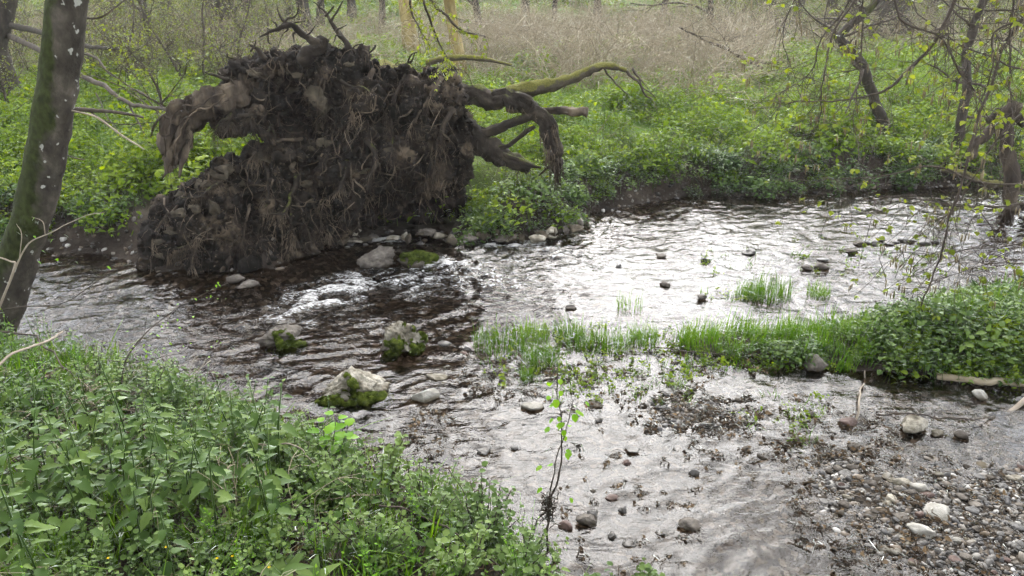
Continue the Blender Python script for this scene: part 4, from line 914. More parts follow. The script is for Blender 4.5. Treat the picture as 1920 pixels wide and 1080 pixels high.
CARF = [carpet_mesh(160 + k, 0.8, 90, 0.3, 0.16) for k in range(4)]
P, px, py = land_points(7000, -45, 48, 22, 75, lambda x, y, px, py, d, s: inview(px, py) & (y > 22) & (dens(x, y) > -0.25))
scatter("far_meadow", P, rnd_rot(len(P), 0.1), R_.uniform(0.7, 1.3, len(P)), R_.randint(0, 4, len(P)), CARF, "pale green grass and herbs covering the slope under the trees", "meadow")
SPH = [carpet_mesh(180 + k, 0.16, 46, 0.14 + 0.04 * (k % 3), 0.05, ['meadow', 'nettle', 'nettle'][k % 3]) for k in range(6)]
P, px, py = land_points(4200, 1.0, 9, 4.5, 8.5, lambda x, y, px, py, d, s: (s < 0.02) & (px < 2200))
pr = R_.rand(len(P)) < np.clip((px - 1230) / 260, 0.1, 1); P, px = P[pr], px[pr]
scatter("spit_herbs", P, rnd_rot(len(P), 0.15), R_.uniform(0.7, 1.25, len(P)) * np.clip(0.4 + (px - 1280) / 900, 0.4, 1.0) * np.clip(1 + 0.9 * fbm2(P[:, 0], P[:, 1], 1.8, 2, 4.4), 0.45, 1.6), R_.randint(0, 6, len(P)), SPH, "leafy green herbs covering the spit in the stream", "herbs")
SPG = [grass_mesh(200 + k, 0.08, 26, 0.24, 0.003, 0.5) for k in range(5)]
P, px, py = land_points(2600, 1.0, 9, 4.5, 8.5, lambda x, y, px, py, d, s: (s < 0.05) & (s > -1.4) & (px < 2100) & ((y > 6.0 + 0.05 * x) | (R_.rand(len(x)) < 0.3)))
scatter("spit_grass", P, rnd_rot(len(P), 0.12), R_.uniform(0.6, 1.25, len(P)), R_.randint(0, 5, len(P)), SPG, "fresh green grass along the upper edge of the spit", "grass")
BR = [brush_mesh(220 + k, 15, 1.5 + 0.2 * (k % 4), 0.75, 0.5, 'dry', 1.7) for k in range(6)]
P, px, py = land_points(4200, -22, 24, 14.5, 40, lambda x, y, px, py, d, s: inview(px, py) & (((px > 870) & (px < 1420) & (dens(x * 1.6, y) > -0.32) & (py > 46) & (py < 178 + (px > 1180) * (px - 1180) * 0.1)) | ((px < 900) & (py > 55) & (py < 160) & (dens(x * 1.6, y) > -0.1) & (R_.rand(len(x)) < 0.45)) | ((px >= 1420) & (py < 120) & (R_.rand(len(x)) < 0.25))))
scatter("dead_brush", P, rnd_rot(len(P), 0.25), R_.uniform(0.6, 1.15, len(P)), R_.randint(0, 6, len(P)), BR, "tangle of dry brown stalks behind the root plate", "brush")
ST = [brush_mesh(230 + k, 7, 0.8, 0.8, 0.25) for k in range(4)]
P, px, py = land_points(260, -12, 14, 10.5, 20, lambda x, y, px, py, d, s: (d > 0.6) & inview(px, py) & (px > 1100))
scatter("dry_stems", P, rnd_rot(len(P), 0.5), R_.uniform(0.5, 1.0, len(P)), R_.randint(0, 4, len(P)), ST, "thin dry stems scattered through the green meadow", "stems")
# bank-edge plants hanging over the dark far shore
P, px, py = land_points(5200, -12, 15, 8, 15.5, lambda x, y, px, py, d, s: (d > 0.0) & (d < 0.75) & inview(px, py) & ~nearbank(x, y) & ~((px > 250) & (px < 870)) & ~((px > 1130) & (px < 1250) & (d < 0.18)) & ~((px > 60) & (px < 262) & (d < 0.15)))
EDG = [carpet_mesh(240 + k, 0.2, 80, 0.26, 0.055, 'nettle') for k in range(5)]
scatter("bank_edge_plants", P, rnd_rot(len(P), 0.2), R_.uniform(0.7, 1.3, len(P)), R_.randint(0, 5, len(P)), EDG, "dark green leafy plants hanging over the far shore", "plants")

# --- pebbles -----------------------------------------------------------
PEB = []
for k in range(10):
    V, F = rock_shape(900 + k, (1.0, 0.75, 0.5), 2, 6, 0.06); PEB.append(mesh_from("pebble", V, F, [M['pebble']]))
x, y = R_.uniform(2, 7, 40000), R_.uniform(2.6, 6.2, 40000)
g = sdf_poly(GRAVEL, x, y) + fbm2(x, y, 2.0, 3, 5.0) * 0.18; m = (g < 0.05) | (R_.rand(len(x)) < 0.35 * np.exp(-np.maximum(g, 0) / 0.3)); x, y = x[m], y[m]
x2, y2 = R_.uniform(0.8, 3.2, 5000), R_.uniform(4.4, 6, 5000)
g = sdf_poly(GRAVEL2, x2, y2) + fbm2(x2, y2, 3.0, 3, 6.0) * 0.12; m = (g < 0.0) | (R_.rand(len(x2)) < 0.3 * np.exp(-np.maximum(g, 0) / 0.25)); x2, y2 = x2[m], y2[m]
x3, y3 = R_.uniform(-1.5, 7, 6000), R_.uniform(3.0, 6.6, 6000); hh = height(x3, y3); m = (hh > -0.07) & (hh < 0.005); x3, y3 = x3[m], y3[m]
x, y = np.concatenate([x, x2, x3]), np.concatenate([y, y2, y3]); z = height(x, y); P = np.stack([x, y, z + 0.002], 1)
s = np.exp(R_.normal(math.log(0.024), 0.45, len(P))); s = np.clip(s, 0.012, 0.075)
scatter("gravel", P, rnd_rot(len(P), 0.35), s, R_.randint(0, 10, len(P)), PEB, "bed of small grey and brown pebbles along the stream", "gravel")

x, y = R_.uniform(-9, 9, 16000), R_.uniform(7.8, 14, 16000); d = sdf_poly(WATER_P, x, y); m = (d > -0.08) & (d < 0.55) & ~nearbank(x, y) & (R_.rand(len(x)) < 0.9 - 1.3 * d); x, y = x[m], y[m]
s = np.clip(np.exp(R_.normal(math.log(0.045), 0.5, len(x))), 0.015, 0.13)
scatter("bank_rubble", np.stack([x, y, height(x, y)], 1), rnd_rot(len(x), 0.5), s, R_.randint(0, 10, len(x)), PEB, "crumbled earth and small stones along the far shore", "rubble")
# ------------------------------------------------------------------ single plants in front
def plant_parts(name, base, label, cat, group, stems, leaves, lmesh, smat, rz=0.0, sc=1.0):
    o = thing(name, [float(v) for v in base], label, cat, group); o.rotation_euler = (0, 0, rz); o.scale = (sc, sc, sc)
    for me in stems: link("stem", me, o)
    for L, yaw, pit, p, roll in leaves:
        q = link("leaf", lmesh[int(abs(yaw * 1000)) % len(lmesh)], o)
        q.matrix_local = Matrix.Translation(Vector(p)) @ Matrix((rotz(yaw) @ roty(-pit) @ rotx(roll)).tolist()).to_4x4() @ Matrix.Scale(L, 4)
    return o
def leaf_me(lf, mat, tint): return mesh_from("leaf", lf[0], lf[1], [M[mat]], tint=np.full(len(lf[0]), tint))
NLEAF = [leaf_me(LEAF_N, 'nettle', t) for t in (0.3, 0.45, 0.6, 0.75)]
LAY = []
for k in range(8):
    rs_ = np.random.RandomState(600 + k); st, lv = nettle_layout(0.28 + 0.04 * (k % 5), rs_)
    b = MB(); V, F = tube(st, np.linspace(0.004, 0.002, len(st)), 4); b.add(V, F, 0, 0.35)
    LAY.append((b.mesh("stem", [M['nettle']]), [(L, yaw, pit, p, float(rs_.normal(0, 0.15))) for L, yaw, pit, p, t in lv]))
for k, p in enumerate(NETTLES):
    st, lv = LAY[k % 8]
    plant_parts("nettle", p, "stinging nettle with toothed green leaves at the front of the near bank", "nettle", "nettles at the front of the near bank", [st], lv, NLEAF, 'nettle', float(R_.uniform(0, 6.28)), float(R_.uniform(1.0, 1.55)))

def twig_tube(b, pts, r0, r1, n=5, mat=0, wob=0.01, seed=0, per=5, tint=0.5):
    P, R = spline(pts, np.linspace(r0, r1, len(pts)), per)
    P = P + np.stack([fbm(P, 6.0, 2, 0.5, seed + 10.0 * q) for q in range(3)], 1) * wob
    V, F = tube(P, R, n, 0.15, 12.0, seed); b.add(V, F, mat, tint); return P

# small-leaved bushes on the edge of the near bank
def bush(px, py, h, seed, label, nst=9, w=0.16, L0=0.032):
    c = ground_at(px, py); rs_ = np.random.RandomState(seed)
    o = thing("bush", c, label, "bush"); lb = MB()
    for k in range(nst):
        a = rs_.uniform(0, 6.28); q = w * rs_.uniform(0.3, 1.0)
        top = c + np.array([q * math.cos(a), q * math.sin(a), h * rs_.uniform(0.6, 1.05)])
        b = MB(); P = twig_tube(b, [c + rs_.normal(0, 0.015, 3) * [1, 1, 0], c * 0.45 + top * 0.55 + rs_.normal(0, 0.02, 3), top], 0.0045, 0.0018, 5, 0, 0.02, k); b.build("twig", [M['twig']], o)
        for i in range(26):
            t = rs_.uniform(0.2, 1.0); p = P[int(t * (len(P) - 1))]; yaw = rs_.uniform(0, 6.28); L = L0 * rs_.uniform(0.6, 1.3)
            off = rs_.normal(0, 0.02, 3); b2 = put(LEAF_R[0], L, yaw, rs_.normal(0.2, 0.3), p + off, rs_.normal(0, 0.3)); lb.add(b2, LEAF_R[1], 0, float(np.clip(0.2 + 0.6 * t + rs_.normal(0, 0.12), 0, 1)))
    f = lb.build("foliage", [M['ivy']], o); f["kind"] = "stuff"
    return o
def ground_at(px, py):
    """first point of the ground seen along that line"""
    d = ray(px, py); ts = np.concatenate([np.linspace(1.5, 14, 700), np.linspace(14.05, 90, 600)]); Q = np.array([0, 0, CAM_H]) + d[None] * ts[:, None]
    hh = height(Q[:, 0], Q[:, 1]); i = np.argmax(Q[:, 2] < np.maximum(hh, -0.05)); return np.array([Q[i, 0], Q[i, 1], max(hh[i], -0.05)])
bush(905, 1030, 0.48, 1, "tallest small-leaved bush at the tip of the near bank", 14, 0.26)
bush(800, 1000, 0.4, 2, "small-leaved bush just behind the tip of the near bank", 12, 0.22)
bush(985, 1100, 0.34, 3, "small-leaved bush at the bottom edge left of the water sapling foot", 10, 0.2)
bush(1130, 1140, 0.2, 4, "low leafy bush at the bottom edge right of the water sapling", 8, 0.15)
bush(1215, 1130, 0.22, 5, "leafy bush poking up furthest right along the bottom edge", 8, 0.1)
bush(740, 930, 0.42, 6, "narrow upright bush at the water edge below the white slab", 8, 0.1)
bush(640, 950, 0.38, 7, "small-leaved bush under the bright green seedling", 11, 0.2)
bush(300, 770, 0.34, 8, "thin leafy bush at the water edge near the leaning trunk", 7, 0.14, 0.026)
bush(180, 745, 0.42, 9, "wispy leafy bush close beside the leaning trunk", 7, 0.16, 0.026)
bush(560, 900, 0.3, 10, "small-leaved bush by the long bank grass", 10, 0.2)
bush(700, 1060, 0.34, 11, "small-leaved bush at the bottom edge of the near bank", 12, 0.24)
bush(860, 1110, 0.34, 12, "dense small-leaved bush in the middle of the bottom edge", 12, 0.22)
# bright green seedling
c = ground_at(622, 890); o = thing("seedling", c, "young seedling with big bright green leaves in front of the largest boulder", "seedling")
HL = [leaf_me(LEAF_H, 'fresh', t) for t in (0.4, 0.6, 0.8)]
for k, (dx, h) in enumerate([(-0.03, 0.36), (0.06, 0.42), (0.13, 0.36)]):
    b = MB(); twig_tube(b, [c, c + [dx * .5, 0, h * .5], c + [dx, 0, h]], 0.004, 0.002, 5, 0, 0.01, k); b.build("stem", [M['twig']], o)
    for i in range(7):
        t = 0.55 + 0.45 * i / 6; yaw = i * 2.4 + k; L = 0.085 * (1.1 - 0.35 * t) * R_.uniform(0.8, 1.15)
        q = link("leaf", HL[i % 3], o); q.matrix_local = Matrix.Translation((dx * t + 0.02 * math.cos(yaw), 0.02 * math.sin(yaw), h * t)) @ Matrix((rotz(yaw) @ roty(-0.15 - 0.1 * R_.normal())).tolist()).to_4x4() @ Matrix.Scale(L, 4)
# sapling standing in the water with flotsam caught on its stem
c = atz(1028, 1035, -0.03); o = thing("water_sapling", c, "thin sapling standing in the shallows with flotsam caught round its stem", "sapling")
Yc = c[1]
b = MB(); P0 = twig_tube(b, [c, at(1026, 990, Yc), at(1030, 945, Yc), at(1050, 880, Yc), at(1055, 800, Yc), at(1047, 740, Yc + .02), at(1045, 690, Yc + .03)], 0.008, 0.0025, 6, 0, 0.012, 3); b.build("stem", [M['twig']], o)
b = MB(); P1 = twig_tube(b, [at(1030, 945, Yc), at(1040, 870, Yc - .03), at(1062, 800, Yc - .05), at(1075, 750, Yc - .06)], 0.005, 0.0018, 6, 0, 0.012, 5); b.build("stem", [M['twig']], o)
b = MB(); twig_tube(b, [at(1028, 950, Yc), at(1005, 975, Yc + .05), at(988, 1025, Yc + .06)], 0.006, 0.003, 6, 0, 0.02, 7); b.build("stem", [M['twig']], o)
b = MB()
for k in range(90):
    a = R_.uniform(0, 6.28); q = at(1028 + R_.normal(0, 4), 952 + R_.normal(0, 15), Yc) + R_.normal(0, 0.015, 3); d = R_.normal(0, 1, 3); d[2] = d[2] * 1.5 - 0.5; d *= 0.04 / np.linalg.norm(d)
    V, F = tube([q - d, q + d * 0.2 + R_.normal(0, .006, 3), q + d], [0.0025, 0.003, 0.001], 3); b.add(V, F, 0, R_.uniform(0, 0.7))
f = b.build("caught_flotsam", [M['deadleaf']], o); f["kind"] = "stuff"
for k in range(40):
    P = P0 if k % 3 else P1; t = R_.uniform(0.38, 1.0); p = P[int(t * (len(P) - 1))]; yaw = R_.uniform(0, 6.28); L = R_.uniform(0.028, 0.05)
    out = np.array([math.cos(yaw), math.sin(yaw), R_.uniform(-0.1, 0.5)]) * R_.uniform(0.02, 0.12)
    b = MB(); V, F = tube([p, p + out * 0.6 + [0, 0, 0.01], p + out], [0.0014, 0.0011, 0.0008], 3); b.add(V, F, 0, 0.5); lm = b
    tw = lm.build("twig", [M['twig']], o)
    q = link("leaf", HL[k % 3], tw); q.matrix_local = Matrix.Translation(Vector(p + out - c)) @ Matrix((rotz(yaw) @ roty(0.5 + 0.3 * R_.normal())).tolist()).to_4x4() @ Matrix.Scale(L, 4)
# broad dock leaves at the bottom edge
for (x, y, L) in [(535, 1078, 0.15), (590, 1085, 0.13), (80, 1110, 0.12)]:
    c = ground_at(x, y + 40); o = thing("dock_plant", c, {535: "broad-leaved dock plant at the bottom edge of the near bank", 590: "second broad-leaved dock plant along the bottom edge", 80: "broad-leaved dock in the bottom corner by dead leaves"}[x], "plant")
    lm = leaf_me(leaf(1, 0.42, 8, 0.05, 0.3, 0.35), 'ivy', 0.75)
    b = MB(); V, F = tube([c, c + [0, 0, 0.08]], [0.006, 0.004], 5); b.add(V, F, 0, .6); b.build("stem", [M['ivy']], o)
    for i in range(6):
        q = link("leaf", lm, o); q.matrix_local = Matrix.Translation((0, 0, 0.07 + 0.01 * i)) @ Matrix((rotz(i * 1.1 + x) @ roty(-0.85 + 0.08 * i)).tolist()).to_4x4() @ Matrix.Scale(L * R_.uniform(0.8, 1.15), 4)
# yellow flowers
for k, (x, y) in enumerate([(212, 1052), (440, 1045), (412, 1052), (508, 1068), (318, 1030)]):
    c = ground_at(x, y + 45); o = thing("yellow_flower", c, ["yellow flower nearest the bottom corner on the near bank", "taller yellow flower at the bottom edge beside a smaller one", "smaller yellow flower beside the taller one at the bottom edge", "yellow flower by the broad dock leaves", "yellow flower standing alone above the bottom edge"][k], "flower")
    b = MB(); V, F = tube([c, c + [0.01, 0, 0.14]], [0.0015, 0.001], 4); b.add(V, F, 0, .5); b.build("stem", [M['nettle']], o)
    pm = leaf_me(leaf(1, 0.8, 4, 0, 0.2, -0.2, 'round'), 'flower', 0.5)
    for i in range(5):
        q = link("petal", pm, o); q.matrix_local = Matrix.Translation((0.01, 0, 0.14)) @ Matrix((rotz(i * 1.257) @ roty(-0.4)).tolist()).to_4x4() @ Matrix.Scale(0.009, 4)

# grass tufts standing in the stream
TUFT = [(940, 640, 0.26, 0.17, "broad bright grass tuft furthest downstream in the shallows"), (1000, 620, 0.16, 0.14, "grass tuft behind the dense round one in the shallows"), (1013, 668, 0.17, 0.2, "dense round grass tuft standing in the shallows"), (988, 700, 0.06, 0.12, "tiny grass tuft in front of the dense round one"), (1065, 620, 0.16, 0.16, "thin grass tuft between the dense round one and the next"), (1140, 640, 0.2, 0.17, "dark green grass tuft in the middle of the shallows"), (1085, 640, 0.14, 0.12, "sparse grass tuft in the weedy shallows"), (1205, 632, 0.16, 0.16, "grass tuft closest to the tip of the spit"), (1180, 570, 0.15, 0.17, "loose long-bladed grass tuft in the bright midstream"), (1403, 548, 0.14, 0.16, "smaller grass tuft of the upstream pair"), (1443, 548, 0.22, 0.22, "larger grass tuft of the upstream pair"), (1535, 545, 0.12, 0.14, "leafy water plant right of the upstream grass pair")]
for k, (x, y, r, h, lab) in enumerate(TUFT):
    p = atz(x, y + 8); me = grass_mesh(500 + k, r, int((40 if k == 8 else 70) + r * (200 if k == 8 else 1100)), h * 1.4, 0.0024, 0.5)
    o = link("grass_tuft", me); o.location = (p[0], p[1], -0.02); tag(o, lab, "grass", "grass tufts in the stream")
WEED = [grass_mesh(520 + k, 0.05, 9, 0.1, 0.003, 0.5) for k in range(3)] + [ivy_mesh(530 + k, 0.05, 14, 0.06, 'meadow', 0.022) for k in range(3)]
pts = []
for (x0, x1, y0, y1, n) in [(900, 1300, 610, 720, 150), (1040, 1300, 690, 760, 70), (1280, 1500, 640, 700, 90), (1320, 1420, 460, 570, 26), (1480, 1780, 450, 520, 60), (1390, 1560, 740, 830, 30)]:
    for _ in range(n): pts.append(atz(R_.uniform(x0, x1), R_.uniform(y0, y1)))
pts = np.array(pts); scatter("water_weeds", pts, rnd_rot(len(pts), 0.3), R_.uniform(0.5, 1.2, len(pts)), R_.randint(0, 6, len(pts)), WEED, "thin green weeds dotted through the shallows", "weeds")
# dark leaf litter and plant scraps caught in the shallows and on the gravel
LIT = []
for k in range(6):
    rs_ = np.random.RandomState(800 + k); b = MB()
    for i in range(7): b.add(put(LEAF_M[0], rs_.uniform(0.015, 0.045), rs_.uniform(0, 6.28), rs_.normal(0, 0.5), rs_.normal(0, 0.02, 3) * [1, 1, 0.35], rs_.normal(0, 0.8)), LEAF_M[1], 0, rs_.rand())
    for i in range(5): V, F = tube(rs_.normal(0, 0.035, (3, 3)) * [1, 1, 0.3], [0.003, 0.0025, 0.001], 3); b.add(V, F, 0, rs_.rand() * 0.5)
    LIT.append(b.mesh("scraps", [M['deadleaf']]))
pts = []
for (x0, x1, y0, y1, n) in [(1180, 1430, 735, 815, 130), (860, 1320, 640, 760, 200), (1300, 1700, 760, 900, 150), (1040, 1350, 820, 1060, 46), (1500, 1920, 860, 1080, 190), (760, 860, 780, 850, 46), (1280, 1500, 640, 700, 60)]:
    for _ in range(n):
        a_ = R_.uniform(0, 6.28); q_ = R_.rand() ** 0.6; p = atz((x0 + x1) / 2 + q_ * math.cos(a_) * (x1 - x0) * 0.56, (y0 + y1) / 2 + q_ * math.sin(a_) * (y1 - y0) * 0.6); pts.append([p[0], p[1]])
pts = np.array(pts); pts = np.column_stack([pts, np.maximum(height(pts[:, 0], pts[:, 1]), -0.004) + 0.008]); scatter("leaf_litter", pts, rnd_rot(len(pts), 0.2), R_.uniform(0.5, 1.25, len(pts)), R_.randint(0, 6, len(pts)), LIT, "dark dead leaves and scraps stranded in the shallows", "leaf litter")
x, y = R_.uniform(-6, 2, 900), R_.uniform(1.3, 6.8, 900); m = (sdf_poly(WATER_P, x, y) > 0.0) & nearbank(x, y); x, y = x[m], y[m]
scatter("bank_litter", np.stack([x, y, height(x, y) + 0.01], 1), rnd_rot(len(x), 0.3), R_.uniform(1.0, 2.2, len(x)), R_.randint(0, 6, len(x)), LIT, "brown dead leaves on the soil under the nettles", "leaf litter")

# branches and sticks lying about
def stick(name, pts, r0, r1, mat, label, wob=0.02, seed=0, cat="branch"):
    pts = [np.asarray(p) for p in pts]; o = thing(name, [float(v) for v in pts[0]], label, cat)
    b = MB(); twig_tube(b, pts, r0, r1, 8, 0, wob, seed, 7); b.build("wood", [M[mat]], o); return o
stick("fallen_branch", [atz(1757, 706, 0.03), atz(1800, 712, 0.03), atz(1870, 718, 0.03), atz(1960, 712, 0.05), atz(2060, 700, 0.1)], 0.03, 0.036, 'driftwood', "thick pale branch lying along the foot of the spit", 0.03, 1)
stick("stick", [atz(1890, 776, -0.02), atz(1930, 745, 0.05), atz(1990, 715, 0.14)], 0.02, 0.022, 'twig_pale', "bare pale stick poking out of the water below the thick branch", 0.01, 2)
stick("stick", [atz(1606, 795, -0.01), atz(1610, 750, 0.12), at(1620, 715, 5.75), at(1622, 694, 5.75)], 0.009, 0.005, 'twig_pale', "thin twig standing upright behind the reddish stone", 0.015, 3)
stick("stick", [atz(1645, 778, 0.02), atz(1700, 776, 0.12), atz(1790, 783, 0.09), atz(1868, 782, 0.02)], 0.006, 0.005, 'twig', "thin twig lying across the pale round stone", 0.02, 4)
stick("stick", [atz(1230, 652, 0.02), atz(1300, 660, 0.03), atz(1400, 668, 0.03)], 0.006, 0.004, 'twig', "dark twig lying at the tip of the spit", 0.02, 5)
stick("stick", [ground_at(-20, 780) + [0, 0, .2], ground_at(40, 760) + [0, 0, .35], ground_at(120, 730) + [0, 0, .4], ground_at(140, 720) + [0, 0, .42]], 0.011, 0.006, 'twig_pale', "bare grey stick slanting out of the nettles at the picture edge", 0.02, 6)
stick("stick", [ground_at(-10, 690) + [0, 0, .3], ground_at(70, 695) + [0, 0, .3], ground_at(140, 740) + [0, 0, .2], ground_at(200, 790) + [0, 0, .12]], 0.008, 0.005, 'twig', "arching brown twig over the herbs below the leaning trunk", 0.03, 7)
stick("stick", [ground_at(715, 1010) + [0, 0, .22], ground_at(800, 1020) + [0, 0, .2], ground_at(900, 1080) + [0, 0, .16], ground_at(985, 1140) + [0, 0, .12]], 0.005, 0.004, 'twig', "thin brown twig lying through the bush at the bank tip", 0.03, 8)
stick("stick", [ground_at(490, 905) + [0, 0, .25], ground_at(560, 915) + [0, 0, .27], ground_at(600, 935) + [0, 0, .2], ground_at(660, 960) + [0, 0, .2]], 0.005, 0.003, 'twig_pale', "crooked grey twig resting on the herbs left of the seedling", 0.03, 9)
# ------------------------------------------------------------------ trees
def grow(rs, p, d, L, r, lev, out, gnarl=0.16, up=0.05, kids=(5, 5, 4), seg=7, ratio=0.55):
    """recursive branching; out gets (points, radii, level)"""
    pts, dd = [np.array(p, float)], np.array(d, float)
    for i in range(seg):
        dd = dd + rs.normal(0, gnarl, 3) + np.array([0, 0, up]); dd /= np.linalg.norm(dd); pts.append(pts[-1] + dd * L / seg)
    rad = np.linspace(r, r * 0.35, seg + 1); out.append((np.array(pts), rad, lev))
    if lev >= len(kids): return
    for k in range(kids[lev]):
        t = rs.uniform(0.3, 1.0); i = min(int(t * seg), seg - 1); dv = pts[i + 1] - pts[i]; dv /= np.linalg.norm(dv)
        side = rs.normal(size=3); side -= dv * side.dot(dv); side /= np.linalg.norm(side)
        a = rs.uniform(0.45, 1.05); nd = dv * math.cos(a) + side * math.sin(a)
        grow(rs, pts[i], nd, L * ratio * rs.uniform(0.6, 1.15) * (1.15 - 0.4 * t), rad[i] * 0.55, lev + 1, out, gnarl * 1.2, up, kids, max(3, seg - 2), ratio)
def add_leaves(b, out, rs, n, L, mat, min_lev=2, lf=None, hang=0.0):
    lf = lf or LEAF_M; tw = [q for q in out if q[2] >= min_lev]
    for _ in range(n):
        P, R, lev = tw[rs.randint(len(tw))]; t = rs.uniform(0.25, 1); i = t * (len(P) - 1); j = min(int(i), len(P) - 2); p = P[j] + (P[j + 1] - P[j]) * (i - j)
        b.add(put(lf[0], L * rs.uniform(0.6, 1.3), rs.uniform(0, 6.28), rs.normal(-hang, 0.45), p + rs.normal(0, 0.01, 3), rs.normal(0, 0.4)), lf[1], mat, rs.rand())
def tree(name, base, label, height_, r0, seed, lean=(0, 0), leaves=160, leafL=0.06, bark='bark', first=0.28, kids=(9, 5, 4), gnarl=0.1, group=None, cat="tree"):
    rs_ = np.random.RandomState(seed); o = thing(name, [float(v) for v in base], label, cat, group); base = np.asarray(base)
    d = np.array([lean[0], lean[1], 1.0]); d /= np.linalg.norm(d)
    pts = [base + [0, 0, -0.15]]; dd = d
    for i in range(10): dd = dd + rs_.normal(0, gnarl * 0.5, 3) * [1, 1, 0.2] + np.array([-dd[0], -dd[1], 0]) * 0.03; dd /= np.linalg.norm(dd); pts.append(pts[-1] + dd * height_ / 10)
    rad = r0 * np.linspace(1, 0.25, 11); rad[0] *= 1.35
    P, R = spline(pts, rad, 3); V, F = tube(P, R, 12, 0.16, 4.0, seed); b = MB(); b.add(V, F); b.build("trunk", [M[bark]], o)
    out = []
    for k in range(kids[0]):
        t = rs_.uniform(first, 0.97); i = int(t * (len(P) - 1)); a = rs_.uniform(0, 6.28)
        grow(rs_, P[i], np.array([math.cos(a), math.sin(a), rs_.uniform(0.15, 0.8)]), height_ * 0.33 * (1.2 - 0.5 * t), R[i] * 0.45, 1, out, 0.16, 0.03, (0,) + tuple(kids[1:]))
    b = MB()
    for p_, r_, lev in out:
        V, F = tube(p_, np.maximum(r_, 0.003), 5 if lev < 2 else 3); b.add(V, F, 0, 0.5)
    if leaves: add_leaves(b, out, rs_, leaves, leafL, 1)
    b.build("crown", [M['twig'], M['young']], o)
    return o
# far trees along the slope: (x at their foot, y at their foot, trunk width, lean, what they look like)
FARS = [(292, 128, 11, 0.0, 'bark', "slim grey tree furthest left behind the reeds of dead stalks"), (330, 70, 9, 0.05, 'bark', "very thin tree left of the twin trunks in the far wood"), (424, 92, 24, 0.0, 'bark', "stout left trunk of twin trees in the far wood"), (446, 88, 17, -0.02, 'bark', "thinner right trunk of twin trees in the far wood"), (466, 74, 20, 0.02, 'bark', "dark trunk just right of the twin trees"), (548, 60, 15, 0.0, 'bark', "grey trunk behind the upper antler-like roots"), (577, 74, 24, -0.02, 'bark', "broad grey trunk behind the top of the root plate"), (600, 55, 14, 0.03, 'bark', "thin trunk beside the broad grey trunk"), (716, 60, 12, 0.05, 'bark', "slim dark tree left of the yellow trunks"), (772, 108, 26, 0.0, 'bark_yellow', "left one of two yellow lichen-covered trunks"), (866, 158, 24, -0.02, 'bark_yellow', "right one of two yellow lichen-covered trunks"), (905, 75, 14, -0.12, 'bark', "dark leaning tree right of the yellow trunks"), (1037, 52, 9, 0.02, 'bark', "pale thin tree above the middle of the dead brush"), (1120, 40, 13, 0.0, 'bark', "grey tree above the dead brush"), (1240, 42, 12, 0.06, 'bark', "slim tree at the upper edge over the brush"), (1335, 78, 12, -0.1, 'bark', "crooked thin tree where brush gives way to grass"), (1452, 62, 18, -0.25, 'bark', "dark tree leaning left over the green clearing"), (1487, 55, 14, 0.05, 'bark', "slim upright tree in the green clearing"), (1553, 66, 22, 0.03, 'bark', "medium tree left of the thickest trunk"), (1600, 40, 12, 0.0, 'bark', "thin tree close beside the thickest trunk"), (1668, 76, 58, -0.03, 'bark', "thickest dark trunk in the far clearing"), (1740, 44, 16, 0.04, 'bark', "grey tree right of the thickest trunk"), (1850, 60, 20, -0.05, 'bark', "tree behind the hanging twigs near the upper corner"), (1905, 50, 18, 0.02, 'bark', "tree furthest right in the far wood"), (210, 62, 14, 0.03, 'bark', "grey tree far behind the leaning trunk"), (395, 55, 12, -0.05, 'bark', "thin tree in the gap left of the twin trees"), (660, 48, 16, 0.0, 'bark', "tree in the gap right of the top roots"), (985, 40, 14, 0.0, 'bark', "far tree between yellow trunks and pale thin tree")]
for k, (x, y, w, ln, bk, lab) in enumerate(FARS):
    p = ground_at(x, y); s = np.linalg.norm(p - np.array([0, 0, CAM_H])) / F_PX
    tree("tree", p, lab, 8.5 + (k * 37 % 5), max(0.05, w * s * 0.5), 1000 + k, (ln, 0.0), 260, 0.09, bk, 0.12 if w < 20 else 0.3, (8, 5, 3), 0.1, "trees of the far wood")
for k in range(16):                                             # the wood goes on up the slope
    x, y = -34 + 4.6 * k + R_.uniform(-1.5, 1.5), R_.uniform(50, 72)
    tree("tree", (x, y, hz(x, y)), "tree trunk far up the slope at the upper edge", 10, R_.uniform(0.12, 0.28), 1100 + k, (R_.normal(0, .05), 0), 120, 0.12, 'bark', 0.25, (7, 4, 3), 0.1, "trees far up the slope")
# young shrubs with yellow-green leaves behind the left bank
for k, (x, y, h, ln, lab) in enumerate([(355, 165, 3.2, (-0.55, 0.1), "young leafing shrub leaning left behind the arching root"), (382, 158, 3.0, (-0.05, 0), "upright leafing sapling behind the arching root"), (240, 190, 2.6, (0.2, 0), "leafing sapling between the leaning trunk and the arching root"), (440, 170, 2.6, (0.25, 0), "leafing sapling rising at the shoulder of the root plate"), (175, 150, 3.0, (-0.1, 0), "leafing sapling just right of the leaning trunk"), (20, 210, 2.6, (0.15, 0), "leafing sapling at the left picture edge"), (300, 240, 1.8, (0.3, 0), "low leafing shrub in the green bank behind the dead branches"), (500, 110, 3.0, (0.1, 0), "leafing sapling behind the upper rim of the root plate")]):
    p = ground_at(x, y); tree("young_tree", p, lab, h, 0.035, 1200 + k, ln, 420, 0.042, 'twig', 0.1, (11, 6, 3), 0.2, "young leafing trees behind the far bank", "young tree")

def limb(parent, pts, r0, r1, mat='twig', n=7, wob=0.03, seed=0, name="branch", per=6, rough=0.15):
    P, R = spline(pts, np.linspace(r0, r1, len(pts)), per)
    P = P + np.stack([fbm(P, 2.5, 3, 0.5, seed * 7 + 10.0 * q) for q in range(3)], 1) * wob * np.linspace(0.1, 1, len(P))[:, None]
    V, F = tube(P, R, n, rough, 8.0, seed); b = MB(); b.add(V, F); return P, b.build(name, [M[mat]], parent)

